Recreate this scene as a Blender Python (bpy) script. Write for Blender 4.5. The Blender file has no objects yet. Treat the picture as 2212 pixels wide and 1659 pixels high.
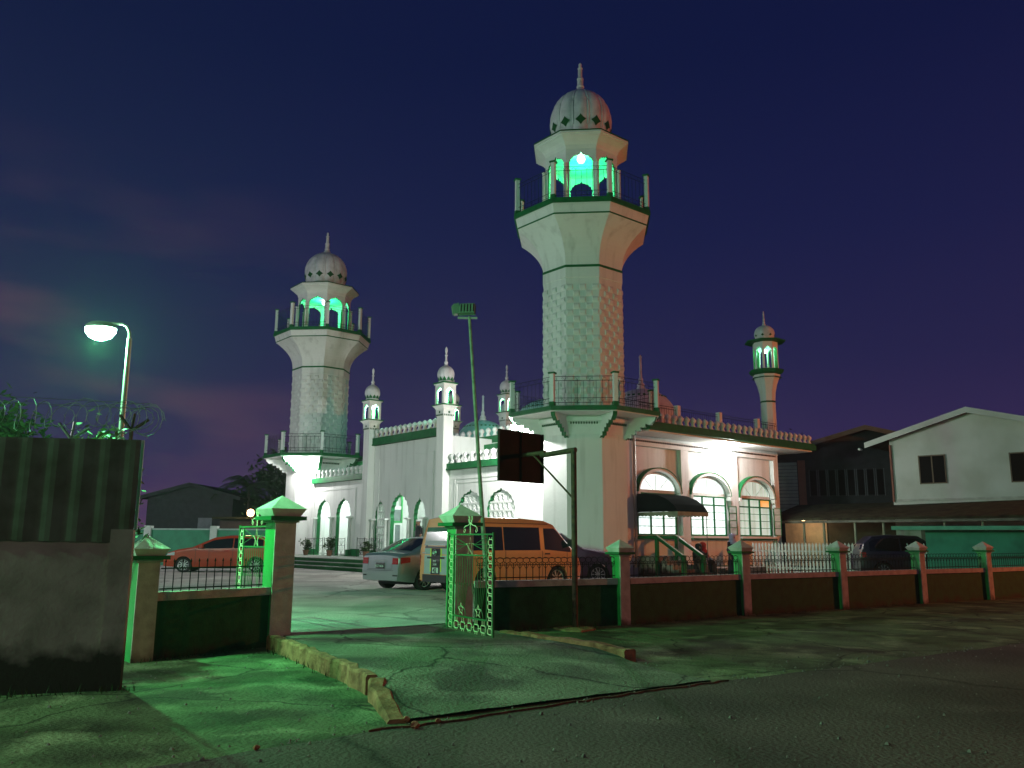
import bpy, bmesh, math, random
from mathutils import Vector, Matrix
from mathutils.geometry import tessellate_polygon
random.seed(7)
S = bpy.context.scene
R = math.radians
# ------------------------------------------------------------------ camera
cam = bpy.data.objects.new('camera', bpy.data.cameras.new('camera'))
S.collection.objects.link(cam)
cam.location = (0, 0, 1.55)
cam.rotation_euler = (Matrix.Rotation(R(90 + 10.589), 3, 'X') @ Matrix.Rotation(R(.28), 3, 'Z')).to_euler()
cam.data.sensor_width = 36
cam.data.lens = 36 * 1800 / 2212
cam.data.clip_end = 2000
cam.data.clip_start = 0.05
S.camera = cam
# ------------------------------------------------------------------ dusk sky
W = bpy.data.worlds.new("World"); S.world = W; W.use_nodes = True
nt = W.node_tree; nt.nodes.clear()
def N(t, **k):
    n = nt.nodes.new(t)
    for a, b in k.items(): setattr(n, a, b)
    return n
out = N('ShaderNodeOutputWorld'); bg = N('ShaderNodeBackground'); tc = N('ShaderNodeTexCoord')
sep = N('ShaderNodeSeparateXYZ'); nt.links.new(tc.outputs['Generated'], sep.inputs[0])
rp = N('ShaderNodeValToRGB'); nt.links.new(sep.outputs['Z'], rp.inputs[0])
cr = rp.color_ramp; cr.elements[0].position = 0; cr.elements[0].color = (.062, .032, .105, 1)
cr.elements[1].position = 1; cr.elements[1].color = (.003, .006, .035, 1)
for p, c in ((.08, (.034, .022, .080)), (.20, (.0165, .0155, .066)), (.34, (.0085, .0112, .058)), (.52, (.0042, .0075, .045))):
    e = cr.elements.new(p); e.color = c + (1,)
mp = N('ShaderNodeMapping'); mp.inputs['Scale'].default_value = (1.6, 1.6, 6.0)
nt.links.new(tc.outputs['Generated'], mp.inputs[0])
nz = N('ShaderNodeTexNoise'); nz.inputs['Scale'].default_value = 2.4; nz.inputs['Detail'].default_value = 7
nt.links.new(mp.outputs[0], nz.inputs[0])
cl = N('ShaderNodeMapRange'); cl.inputs[1].default_value = .46; cl.inputs[2].default_value = .72
nt.links.new(nz.outputs[0], cl.inputs[0])
# clouds are thicker towards the north-west, low over the horizon
sx = N('ShaderNodeMapRange'); sx.inputs[1].default_value = -.12; sx.inputs[2].default_value = -.5
nt.links.new(sep.outputs['X'], sx.inputs[0])
sz = N('ShaderNodeMapRange'); sz.inputs[1].default_value = .42; sz.inputs[2].default_value = .12
nt.links.new(sep.outputs['Z'], sz.inputs[0])
m1 = N('ShaderNodeMath', operation='MULTIPLY'); m2 = N('ShaderNodeMath', operation='MULTIPLY')
nt.links.new(sx.outputs[0], m1.inputs[0]); nt.links.new(sz.outputs[0], m1.inputs[1])
nt.links.new(m1.outputs[0], m2.inputs[0]); nt.links.new(cl.outputs[0], m2.inputs[1])
mx = N('ShaderNodeMixRGB'); mx.inputs[2].default_value = (.105, .048, .085, 1)
nt.links.new(m2.outputs[0], mx.inputs[0]); nt.links.new(rp.outputs[0], mx.inputs[1])
nt.links.new(mx.outputs[0], bg.inputs[0]); bg.inputs[1].default_value = 1.0
nt.links.new(bg.outputs[0], out.inputs[0])
# ------------------------------------------------------------------ exposure
S.view_settings.view_transform = 'Standard'; S.view_settings.look = 'None'
S.view_settings.exposure = 0; S.view_settings.gamma = 1
S.render.engine = 'CYCLES'
S.cycles.use_denoising = True
S.cycles.max_bounces = 6; S.cycles.diffuse_bounces = 4
S.cycles.sample_clamp_indirect = 3.0
S.cycles.caustics_reflective = False; S.cycles.caustics_refractive = False
LIGHT = dict(green=1500, sodium=20000, fill=8800, side=7200, veranda=190, flood=700, near=700, verge=3600)
GREEN = (.16, 1.0, .36); SODIUM = (1.0, .24, .04); COOL = (.70, 1.0, .82); WHITE = (1.0, .99, .96)
def lamp(name, loc, power, color, parent=None, r=.12, kind='POINT', rot=None, spot=None):
    d = bpy.data.lights.new(name, kind); d.energy = power; d.color = color
    if kind != 'SUN': d.shadow_soft_size = r
    if spot: d.spot_size = R(spot); d.spot_blend = .6
    o = bpy.data.objects.new(name, d); S.collection.objects.link(o); o.location = loc
    if rot: o.rotation_euler = rot
    o.parent = parent
    return o
# ------------------------------------------------------------------ materials
MATS = {}
def mat(name, col, rough=.7, metal=0, noise=.12, nscale=3, bump=0, bscale=30, emit=None, estr=0, stain=None, coat=0, spec=None, trans=0):
    if name in MATS: return MATS[name]
    m = bpy.data.materials.new(name); m.use_nodes = True
    t = m.node_tree; b = t.nodes['Principled BSDF']
    b.inputs['Roughness'].default_value = rough; b.inputs['Metallic'].default_value = metal
    if spec is not None: b.inputs['Specular IOR Level'].default_value = spec
    if coat: b.inputs['Coat Weight'].default_value = coat
    if trans: b.inputs['Transmission Weight'].default_value = trans
    g = t.nodes.new('ShaderNodeNewGeometry')
    n = t.nodes.new('ShaderNodeTexNoise'); n.inputs['Scale'].default_value = nscale; n.inputs['Detail'].default_value = 6
    t.links.new(g.outputs['Position'], n.inputs[0])
    r = t.nodes.new('ShaderNodeValToRGB'); t.links.new(n.outputs[0], r.inputs[0])
    d = stain or tuple(c * (1 - noise * 2) for c in col)
    r.color_ramp.elements[0].position = .3; r.color_ramp.elements[0].color = tuple(d) + (1,)
    r.color_ramp.elements[1].position = .62; r.color_ramp.elements[1].color = tuple(col) + (1,)
    t.links.new(r.outputs[0], b.inputs['Base Color'])
    if bump:
        n2 = t.nodes.new('ShaderNodeTexNoise'); n2.inputs['Scale'].default_value = bscale; n2.inputs['Detail'].default_value = 5
        t.links.new(g.outputs['Position'], n2.inputs[0])
        bp = t.nodes.new('ShaderNodeBump'); bp.inputs['Strength'].default_value = bump; bp.inputs['Distance'].default_value = .02
        t.links.new(n2.outputs[0], bp.inputs['Height']); t.links.new(bp.outputs[0], b.inputs['Normal'])
    if emit:
        b.inputs['Emission Color'].default_value = tuple(emit) + (1,); b.inputs['Emission Strength'].default_value = estr
    MATS[name] = m
    return m
def white_plaster(name, col=(.74, .75, .72)):
    m = mat(name, col, rough=.75, noise=.03, nscale=.8, bump=.25, bscale=9)
    t = m.node_tree; b = t.nodes['Principled BSDF']; base = b.inputs['Base Color'].links[0].from_socket
    g = t.nodes.new('ShaderNodeNewGeometry'); mpn = t.nodes.new('ShaderNodeMapping'); mpn.inputs['Scale'].default_value = (2.2, 2.2, .22)
    t.links.new(g.outputs['Position'], mpn.inputs[0])
    n = t.nodes.new('ShaderNodeTexNoise'); n.inputs['Scale'].default_value = 1.5; n.inputs['Detail'].default_value = 8
    t.links.new(mpn.outputs[0], n.inputs[0])
    mr = t.nodes.new('ShaderNodeMapRange'); mr.inputs[1].default_value = .52; mr.inputs[2].default_value = .78; mr.inputs[4].default_value = .5
    t.links.new(n.outputs[0], mr.inputs[0])
    mxn = t.nodes.new('ShaderNodeMixRGB'); mxn.inputs[2].default_value = (.36, .36, .33, 1)
    t.links.new(mr.outputs[0], mxn.inputs[0]); t.links.new(base, mxn.inputs[1]); t.links.new(mxn.outputs[0], b.inputs['Base Color'])
    return m
WH = white_plaster('white_plaster')
WH2 = mat('white_paint', (.76, .77, .74), rough=.55, noise=.04)
GR = mat('green_paint', (.012, .15, .045), spec=.15, rough=.6, noise=.15, nscale=5)
GRB = mat('bright_green_paint', (.03, .34, .08), rough=.45, noise=.1)
DG = mat('dark_green_wall_paint', (.014, .095, .028), spec=.12, rough=.6, noise=.2, nscale=6, bump=.3, bscale=40)
IRON = mat('black_iron', (.012, .02, .014), spec=.12, rough=.5, metal=.3, noise=.2)
GIRON = mat('green_iron', (.03, .17, .05), rough=.5, noise=.2)
CIRON = mat('cream_painted_iron', (.72, .78, .5), rough=.5, noise=.1)
DOMEW = mat('weathered_white_dome', (.66, .65, .67), rough=.7, noise=.1, nscale=2.5, bump=.3, bscale=12, stain=(.46, .45, .47))
DOMEG = mat('turquoise_dome', (.22, .48, .44), rough=.5, noise=.15, nscale=4)
PIL = mat('pillar_paint', (.50, .44, .38), rough=.8, noise=.1, nscale=6, bump=.4, bscale=35, stain=(.34, .28, .24))
ASPH0 = mat('asphalt_old', (.062, .062, .058), spec=.12, rough=.85, noise=.3, nscale=60, bump=1.0, bscale=45, stain=(.028, .028, .027))
CONC = mat('driveway_concrete', (.17, .17, .15), spec=.12, rough=.85, noise=.25, nscale=1.1, bump=.5, bscale=30, stain=(.075, .08, .065))
YARD = mat('yard_concrete', (.34, .33, .30), rough=.8, noise=.2, nscale=.7, bump=.3, bscale=20, stain=(.2, .2, .18))
VERGE = None
SOIL = mat('dark_soil', (.06, .05, .035), spec=.12, rough=.95, noise=.3, nscale=2, bump=1, bscale=12)
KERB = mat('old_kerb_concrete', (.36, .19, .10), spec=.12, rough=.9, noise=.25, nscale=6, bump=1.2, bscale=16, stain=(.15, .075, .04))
MUD = mat('reddish_dirt', (.15, .08, .05), spec=.12, rough=.95, noise=.3, nscale=9, bump=1, bscale=25)
TIN = mat('rusty_tin_sheet', (.10, .105, .085), rough=.7, noise=.3, nscale=4, spec=.1, stain=(.06, .055, .04))
CWALL = mat('stained_concrete_wall', (.31, .26, .235), spec=.12, rough=.85, noise=.25, nscale=2.5, bump=.18, bscale=22, stain=(.19, .16, .14))
RUST = mat('rusty_steel', (.10, .055, .03), rough=.75, metal=.4, noise=.3, nscale=14, bump=.6, bscale=40, stain=(.03, .022, .015))
BOARD = mat('dark_backboard_wood', (.026, .012, .010), spec=.12, rough=.8, noise=.3, nscale=3, stain=(.012, .007, .006))
GALV = mat('galvanised_steel', (.34, .36, .32), rough=.45, metal=.6, noise=.15)
SILVER = mat('silver_car_paint', (.46, .48, .50), rough=.28, metal=.75, noise=.02, coat=.6)
VANP = mat('sodium_lit_van_paint', (.72, .25, .09), rough=.35, noise=.03, coat=.6)  # orange of the sodium light is put into the body colour
REDP = mat('red_car_paint', (.42, .045, .012), rough=.3, noise=.03, coat=.6)
DARKP = mat('dark_car_paint', (.03, .025, .04), rough=.3, noise=.03, coat=.6)
PURP = mat('purple_car_cover', (.12, .09, .15), rough=.6, noise=.1)
GLASS = mat('dark_car_glass', (.01, .012, .014), rough=.06, noise=0, spec=.8)
TYRE = mat('tyre_rubber', (.012, .012, .012), rough=.8, noise=.1)
RIM = mat('alloy_rim', (.55, .56, .56), rough=.3, metal=.8, noise=.02)
BLK = mat('black_plastic', (.012, .013, .014), rough=.5, noise=.1)
TAIL = mat('red_tail_light', (.42, .012, .01), rough=.15, noise=.1, coat=.8)
YEL = mat('yellow_stripe', (.55, .62, .04), rough=.5, noise=.05)
PLATE = mat('black_number_plate', (.015, .015, .015), rough=.5, noise=0)
LET = mat('white_lettering', (.62, .64, .62), rough=.5, noise=0)
SKIN = mat('brown_skin', (.26, .13, .08), rough=.6, noise=.05)
CLB = mat('black_cloth', (.015, .015, .018), rough=.9, noise=.1)
CLW = mat('white_cloth', (.7, .7, .68), rough=.9, noise=.05)
CLP = mat('lavender_scarf', (.42, .38, .62), rough=.9, noise=.1)
CLR = mat('red_cloth', (.42, .02, .015), rough=.9, noise=.1)
CLD = mat('dark_blue_cloth', (.02, .022, .045), rough=.9, noise=.1)
FOL = mat('dark_foliage', (.035, .075, .02), spec=.12, rough=.7, noise=.3, nscale=3)
BARK = mat('bark', (.09, .07, .05), rough=.9, noise=.3, nscale=9)
AWN = mat('dark_green_awning', (.003, .010, .008), spec=.02, rough=.95, noise=.15)
ROOFM = mat('mossy_roof', (.05, .055, .03), spec=.12, rough=.9, noise=.35, nscale=2.5, bump=.8, bscale=12, stain=(.02, .017, .012))
HOUSEW = mat('grey_white_house_wall', (.72, .74, .70), rough=.8, noise=.08, nscale=.7, stain=(.56, .58, .52))
SIDING = mat('weatherboard', (.40, .52, .50), rough=.7, noise=.12)
DARKW = mat('dark_timber_wall', (.035, .038, .045), rough=.8, noise=.2)
PINKP = mat('pink_post_paint', (.35, .14, .10), rough=.7, noise=.1)
def mould(m, top, col):   # damp mould creeping up the foot of the wall with a ragged edge
    t = m.node_tree; b = t.nodes['Principled BSDF']; base = b.inputs['Base Color'].links[0].from_socket
    g = t.nodes.new('ShaderNodeNewGeometry'); sp = t.nodes.new('ShaderNodeSeparateXYZ'); t.links.new(g.outputs['Position'], sp.inputs[0])
    n = t.nodes.new('ShaderNodeTexNoise'); n.inputs['Scale'].default_value = 4; n.inputs['Detail'].default_value = 10; t.links.new(g.outputs['Position'], n.inputs[0])
    ad = t.nodes.new('ShaderNodeMath'); ad.operation = 'MULTIPLY_ADD'; ad.inputs[1].default_value = -.5; t.links.new(n.outputs[0], ad.inputs[0]); t.links.new(sp.outputs['Z'], ad.inputs[2])
    r_ = t.nodes.new('ShaderNodeMapRange'); r_.inputs[1].default_value = top - .17; r_.inputs[2].default_value = top - .35; t.links.new(ad.outputs[0], r_.inputs[0])
    x = t.nodes.new('ShaderNodeMixRGB'); x.inputs[2].default_value = col + (1,); t.links.new(r_.outputs[0], x.inputs[0]); t.links.new(base, x.inputs[1]); t.links.new(x.outputs[0], b.inputs['Base Color'])
mould(CWALL, .42, (.035, .03, .024)); mould(PIL, .08, (.08, .06, .045)); mould(DG, .06, (.03, .028, .015))
TURQ = mat('turquoise_wall', (.06, .38, .26), rough=.6, noise=.15, nscale=2)
GWALL = mat('green_yard_wall', (.03, .22, .12), rough=.7, noise=.15, nscale=2)
BLACKG = mat('dark_window_glass', (.005, .006, .007), spec=.04, rough=.45, noise=0)
def ground_mat(name, light, mid, dark, sc, crack=.6, cs=.55):
    m = bpy.data.materials.new(name); m.use_nodes = True; t = m.node_tree; b = t.nodes['Principled BSDF']
    b.inputs['Roughness'].default_value = .92; b.inputs['Specular IOR Level'].default_value = .12
    g = t.nodes.new('ShaderNodeNewGeometry')
    def noise(scale, det, dist=0):
        n = t.nodes.new('ShaderNodeTexNoise'); n.inputs['Scale'].default_value = scale; n.inputs['Detail'].default_value = det; n.inputs['Distortion'].default_value = dist
        t.links.new(g.outputs['Position'], n.inputs[0]); return n
    def mix(a, bb, fac):
        x = t.nodes.new('ShaderNodeMixRGB'); t.links.new(fac, x.inputs[0])
        for k, v in ((1, a), (2, bb)):
            if isinstance(v, tuple): x.inputs[k].default_value = v + (1,)
            else: t.links.new(v, x.inputs[k])
        return x.outputs[0]
    def ramp(sock, a, c):
        r = t.nodes.new('ShaderNodeMapRange'); r.inputs[1].default_value = a; r.inputs[2].default_value = c; t.links.new(sock, r.inputs[0]); return r.outputs[0]
    c1 = mix(dark, mid, ramp(noise(sc, 9, .25).outputs[0], .38, .58)); c2 = mix(c1, light, ramp(noise(sc * .8 + .37, 9, .4).outputs[0], .53, .70))
    c3 = mix(c2, tuple(x * .45 for x in mid), ramp(noise(38, 3).outputs[0], .55, .75))
    nv = noise(1.3, 4); vm = t.nodes.new('ShaderNodeVectorMath'); vm.operation = 'SCALE'; vm.inputs['Scale'].default_value = .55; t.links.new(nv.outputs['Color'], vm.inputs[0])
    va = t.nodes.new('ShaderNodeVectorMath'); t.links.new(g.outputs['Position'], va.inputs[0]); t.links.new(vm.outputs[0], va.inputs[1])
    vo = t.nodes.new('ShaderNodeTexVoronoi'); vo.feature = 'DISTANCE_TO_EDGE'; vo.inputs['Scale'].default_value = cs; t.links.new(va.outputs[0], vo.inputs['Vector'])
    cf = ramp(vo.outputs['Distance'], .012, .0); mm = t.nodes.new('ShaderNodeMath'); mm.operation = 'MULTIPLY'; mm.inputs[1].default_value = crack; t.links.new(cf, mm.inputs[0])
    c4 = mix(c3, tuple(x * .2 for x in dark), mm.outputs[0]); t.links.new(c4, b.inputs['Base Color'])
    bp = t.nodes.new('ShaderNodeBump'); bp.inputs['Distance'].default_value = .03; bp.inputs['Strength'].default_value = .9
    t.links.new(noise(24, 8).outputs[0], bp.inputs['Height']); t.links.new(bp.outputs[0], b.inputs['Normal'])
    MATS[name] = m; return m
ASPH = ground_mat('asphalt', (.135, .11, .088), (.105, .086, .069), (.068, .057, .047), .45, .6, .16)
VERGE = ground_mat('mossy_verge', (.26, .30, .16), (.12, .16, .075), (.05, .055, .03), 1.05, .8, .42)
CONC = ground_mat('driveway_concrete', (.27, .28, .20), (.16, .18, .12), (.075, .08, .06), .9, .85, .4)
YARD = ground_mat('yard_concrete', (.62, .60, .55), (.52, .50, .45), (.34, .33, .30), .5, .5, .22)
def emis(name, col, s): return mat(name, (.8, .8, .8), emit=col, estr=s, noise=0)
LAMPW = emis('street_lamp_glow', (.45, 1, .72), 90)
GLOBE = emis('lamp_globe_glow', (.75, 1, .9), 9)
TUBE = emis('tube_light_glow', (.85, 1, .97), 12)
FLD = emis('floodlight_glow', (.95, 1, .97), 40)
WARM = emis('warm_lamp_glow', (1, .62, .3), 14)
ORPANE = emis('orange_pane', (1, .42, .06), .75)
def pane_mat(name, col, s, lo):
    if name in MATS: return MATS[name]
    m = bpy.data.materials.new(name); m.use_nodes = True; t = m.node_tree; b = t.nodes['Principled BSDF']
    g = t.nodes.new('ShaderNodeTexCoord'); mpn = t.nodes.new('ShaderNodeMapping'); mpn.inputs['Scale'].default_value = (4.2, 1, .25)
    t.links.new(g.outputs['Object'], mpn.inputs[0])
    n = t.nodes.new('ShaderNodeTexNoise'); n.inputs['Scale'].default_value = 1.6; n.inputs['Detail'].default_value = 3
    t.links.new(mpn.outputs[0], n.inputs[0])
    r = t.nodes.new('ShaderNodeValToRGB'); r.color_ramp.elements[0].position = .38; r.color_ramp.elements[1].position = .6
    r.color_ramp.elements[0].color = tuple(c * lo for c in col) + (1,); r.color_ramp.elements[1].color = tuple(col) + (1,)
    t.links.new(n.outputs[0], r.inputs[0]); t.links.new(r.outputs[0], b.inputs['Emission Color'])
    b.inputs['Emission Strength'].default_value = s; b.inputs['Base Color'].default_value = (.5, .55, .52, 1); b.inputs['Roughness'].default_value = .3
    MATS[name] = m; return m
PANE1 = pane_mat('lit_window_glass', (.86, 1, .96), 1.5, .66)
PANE2 = pane_mat('dim_frosted_window_glass', (.50, .66, .56), .95, .6)
# ------------------------------------------------------------------ mesh helper
class M:
    def __init__(s): s.v = []; s.f = []; s.m = []
    def pt(s, *p): s.v.append(tuple(p)); return len(s.v) - 1
    def face(s, idx, mi=0): s.f.append(tuple(idx)); s.m.append(mi)
    def poly(s, pts, mi=0): s.face([s.pt(*p) for p in pts], mi)
    def box(s, x0, x1, y0, y1, z0, z1, mi=0):
        i = len(s.v)
        for z in (z0, z1):
            for x, y in ((x0, y0), (x1, y0), (x1, y1), (x0, y1)): s.v.append((x, y, z))
        for q in ((0, 3, 2, 1), (4, 5, 6, 7), (0, 1, 5, 4), (1, 2, 6, 5), (2, 3, 7, 6), (3, 0, 4, 7)): s.face([i + k for k in q], mi)
    def obox(s, o, ex, ey, ez, lx, ly, lz, mi=0):
        "box from corner-centred base: o centre of the bottom, along unit vectors"
        o, ex, ey, ez = Vector(o), Vector(ex), Vector(ey), Vector(ez); i = len(s.v)
        for c in (0, 1):
            for a, b in ((-1, -1), (1, -1), (1, 1), (-1, 1)): s.v.append(tuple(o + ex * (a * lx / 2) + ey * (b * ly / 2) + ez * (c * lz)))
        for q in ((0, 3, 2, 1), (4, 5, 6, 7), (0, 1, 5, 4), (1, 2, 6, 5), (2, 3, 7, 6), (3, 0, 4, 7)): s.face([i + k for k in q], mi)
    def lathe(s, cx, cy, prof, n=8, rot=0, mi=0, caps=True, mod=None):
        rows = []
        for r, z in prof:
            row = []
            for k in range(n):
                a = rot + 2 * math.pi * k / n; rr = r * (mod(a, z) if mod else 1)
                row.append(s.pt(cx + rr * math.cos(a), cy + rr * math.sin(a), z))
            rows.append(row)
        for j in range(len(rows) - 1):
            for k in range(n):
                k2 = (k + 1) % n; s.face((rows[j][k], rows[j][k2], rows[j + 1][k2], rows[j + 1][k]), mi)
        if caps: s.face(rows[0][::-1], mi); s.face(rows[-1], mi)
    def oct(s, prof, cx=0, cy=0, mi=0, caps=True):  # profile given as flat distance
        s.lathe(cx, cy, [(r / math.cos(R(22.5)), z) for r, z in prof], 8, R(22.5), mi, caps)
    def tube(s, pts, r, n=5, mi=0, closed=False):
        pts = [Vector(p) for p in pts]; rows = []; L = len(pts)
        for i, p in enumerate(pts):
            if closed: d = pts[(i + 1) % L] - pts[i - 1]
            else: d = pts[min(i + 1, L - 1)] - pts[max(i - 1, 0)]
            if d.length < 1e-9: d = Vector((0, 0, 1))
            d.normalize(); a = Vector((0, 0, 1)) if abs(d.z) < .9 else Vector((1, 0, 0))
            u = d.cross(a).normalized(); w = d.cross(u); rr = r[i] if isinstance(r, (list, tuple)) else r
            rows.append([s.pt(*(p + u * (rr * math.cos(2 * math.pi * k / n)) + w * (rr * math.sin(2 * math.pi * k / n)))) for k in range(n)])
        for j in range(L if closed else L - 1):
            a, b = rows[j], rows[(j + 1) % L]
            for k in range(n): s.face((a[k], a[(k + 1) % n], b[(k + 1) % n], b[k]), mi)
        if not closed: s.face(rows[0][::-1], mi); s.face(rows[-1], mi)
    def sheet(s, outer, holes, o, eu, ev, en, th, mi=0, mr=None, mb=None, mo=None):
        "flat slab with openings; (u, v) coordinates in the plane, thickness away from the normal en"
        o, eu, ev, en = Vector(o), Vector(eu), Vector(ev), Vector(en); mr = mi if mr is None else mr; mb = mi if mb is None else mb
        loops = [outer] + list(holes)
        tris = tessellate_polygon([[Vector((u, v, 0)) for u, v in l] for l in loops])
        flat = [p for l in loops for p in l]
        a = [s.pt(*(o + eu * u + ev * v)) for u, v in flat]; b = [s.pt(*(o + eu * u + ev * v - en * th)) for u, v in flat]
        for t in tris: s.face([a[k] for k in t], mi); s.face([b[k] for k in t][::-1], mb)
        i = 0
        for li, l in enumerate(loops):
            n = len(l)
            for k in range(n): s.face((a[i + k], a[i + (k + 1) % n], b[i + (k + 1) % n], b[i + k]), mr if li else (mi if mo is None else mo))
            i += n
    def build(s, name, mats, parent=None, smooth=None, fix=True):
        me = bpy.data.meshes.new(name); me.from_pydata(s.v, [], s.f)
        if not isinstance(mats, (list, tuple)): mats = [mats]
        for m in mats: me.materials.append(m)
        me.polygons.foreach_set('material_index', s.m)
        if fix:
            b = bmesh.new(); b.from_mesh(me); bmesh.ops.recalc_face_normals(b, faces=b.faces); b.to_mesh(me); b.free()
        if smooth is not None:
            me.polygons.foreach_set('use_smooth', [True] * len(me.polygons)); me.set_sharp_from_angle(angle=R(smooth))
        o = bpy.data.objects.new(name, me); S.collection.objects.link(o); o.parent = parent
        return o
def tag(o, label=None, cat=None, group=None, kind=None):
    if label: o['label'] = label
    if cat: o['category'] = cat
    if group: o['group'] = group
    if kind: o['kind'] = kind
    return o
def thing(name, label, cat, loc=(0, 0, 0), rz=0, group=None):
    o = bpy.data.objects.new(name, None); S.collection.objects.link(o); o.location = loc; o.rotation_euler = (0, 0, rz)
    return tag(o, label, cat, group)
def copy_tree(o, parent=None):
    c = o.copy(); S.collection.objects.link(c); c.parent = parent
    for ch in list(o.children): copy_tree(ch, c)
    return c
def foil(a, zs, za, lobes=5, d=.06, tip=.1):
    "right half then left half of a scalloped pointed arch, from the right springing to the left one"
    h = za - zs - tip; pts = []
    steps = lobes * 4
    for i in range(steps + 1):
        t = i / steps; th = t * math.pi / 2
        k = 1 - d * (1 - abs(math.sin(lobes * math.pi * t)))
        pts.append((a * math.cos(th) ** .9 * k if i < steps else 0, zs + h * math.sin(th) * k))
    pts[-1] = (0, za)
    return pts + [(-x, z) for x, z in pts[-2::-1]]
def opening(c, a, z0, zs, za, **k): return [(c - a, z0), (c + a, z0)] + [(c + x, z) for x, z in foil(a, zs, za, **k)]
EX, EY, EZ = Vector((1, 0, 0)), Vector((0, 1, 0)), Vector((0, 0, 1))
def scroll(cx, cz, r, sgn=1, turns=1.25, n=14, y=0):
    return [(cx + sgn * r * (1 - .75 * i / n) * math.cos(2 * math.pi * turns * i / n), y, cz + r * (1 - .75 * i / n) * math.sin(2 * math.pi * turns * i / n)) for i in range(n + 1)]
# =================================================================== ground
def flat(name, pts, z, m, thick=.3):
    q = M(); q.sheet(pts, [], (0, 0, z), EX, EY, EZ, thick); o = q.build(name, m); o['kind'] = 'structure'; return o
q = M(); q.poly([(-500, -60, -.06), (500, -60, -.06), (500, 900, -.06), (-500, 900, -.06)]); g = q.build('ground', SOIL); g['kind'] = 'structure'
def jag(pts, amp, step, seed):
    rnd = random.Random(seed); o = []
    for (x0, y0), (x1, y1) in zip(pts, pts[1:]):
        n = max(1, int(math.hypot(x1 - x0, y1 - y0) / step))
        for i in range(n):
            t = i / n; o.append((x0 + (x1 - x0) * t + rnd.uniform(-amp, amp), y0 + (y1 - y0) * t + rnd.uniform(-amp, amp)))
    o.append(pts[-1]); return o
EDGE = [(-30, -11.5), (-8, 3.0), (-2.4, 6.15), (-1.48, 6.94), (-.95, 7.38), (.42, 8.38), (1.42, 9.15), (2.35, 9.79), (3.99, 10.83), (5.73, 12.03), (7.96, 13.47), (16, 19.1), (60, 49)]
edge = jag(EDGE, .035, .3, 3)
flat('road', edge + [(90, 49), (90, -40), (-30, -40)], 0, ASPH)
# verge in front of the wall and of the left wall
flat('verge', [(-30, -11.3)] + [(x - .02, y + .03) for x, y in edge[1:]] + [(60, 55), (30, 36), (13.6, 24.2), (2.1, 16.6), (-.9, 14.9), (-3.6, 13.1), (-5.0, 11.5), (-8, 9.4), (-30, -2)], -.012, VERGE)
# sloping driveway apron between its two kerbs
q = M()
ap = [[(-3.35, 12.75, .152), (-1.0, 14.55, .152)], [(-2.60, 11.2, .19), (.35, 13.1, .12)], [(-1.83, 9.85, .19), (1.25, 12.0, .085)], [(-1.38, 8.95, .165), (1.52, 11.05, .045)], [(-1.10, 7.95, .05), (1.9, 10.3, .02)], [(-.98, 7.60, .018), (2.25, 9.82, .012)]]
n = 14; rows = []
for j in range(len(ap) - 1):
    for s_ in range(6):
        t = s_ / 6; a = [Vector(ap[j][k]).lerp(Vector(ap[j + 1][k]), t) for k in (0, 1)]; rows.append([a[0].lerp(a[1], i / n) for i in range(n + 1)])
rows.append([Vector(ap[-1][0]).lerp(Vector(ap[-1][1]), i / n) for i in range(n + 1)])
rnd = random.Random(5)
idx = [[q.pt(p.x, p.y, p.z + (rnd.uniform(-.006, .006) if 0 < i < n else 0)) for i, p in enumerate(r)] for r in rows]
for j in range(len(rows) - 1):
    for i in range(n): q.face((idx[j][i], idx[j][i + 1], idx[j + 1][i + 1], idx[j + 1][i]))
# skirt so that the slab has a thickness
low = [[q.pt(rows[j][i].x, rows[j][i].y, -.1) for i in (0, n)] for j in range(len(rows))]
for j in range(len(rows) - 1):
    q.face((idx[j][0], idx[j + 1][0], low[j + 1][0], low[j][0])); q.face((idx[j][n], low[j][1], low[j + 1][1], idx[j + 1][n]))
q.build('driveway', CONC, smooth=40)['kind'] = 'structure'
# yard slab inside the wall
flat('yard', [(-30, 9.5), (-5.2, 11.6), (-3.45, 12.9), (-1.0, 14.8), (2.1, 16.5), (13.4, 24.3), (60, 55), (60, 120), (-60, 120), (-60, 20)], .15, YARD, .25)
q = M(); q.sheet([(8.2, 21.4), (13.2, 24.6), (40, 42), (40, 47), (13.5, 39.5), (11.8, 31)], [], (0, 0, .17), EX, EY, EZ, .02)
tag(q.build('lawn', mat('lawn_grass', (.03, .08, .02), rough=.9, noise=.35, nscale=7, bump=1, bscale=60)), kind='structure')
# dirt seam where the apron meets the road
q = M(); seam = jag([(-1.15, 7.22), (-.5, 7.62), (.42, 8.34), (1.42, 9.1), (2.45, 9.80)], .03, .12, 9)
up = [(x - .004 - .012 * random.random(), y + .008 + .02 * random.random()) for x, y in seam]
q.sheet(seam + up[::-1], [], (0, 0, .016), EX, EY, EZ, .02); q.build('dirt_seam', MUD)['kind'] = 'structure'
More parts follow.
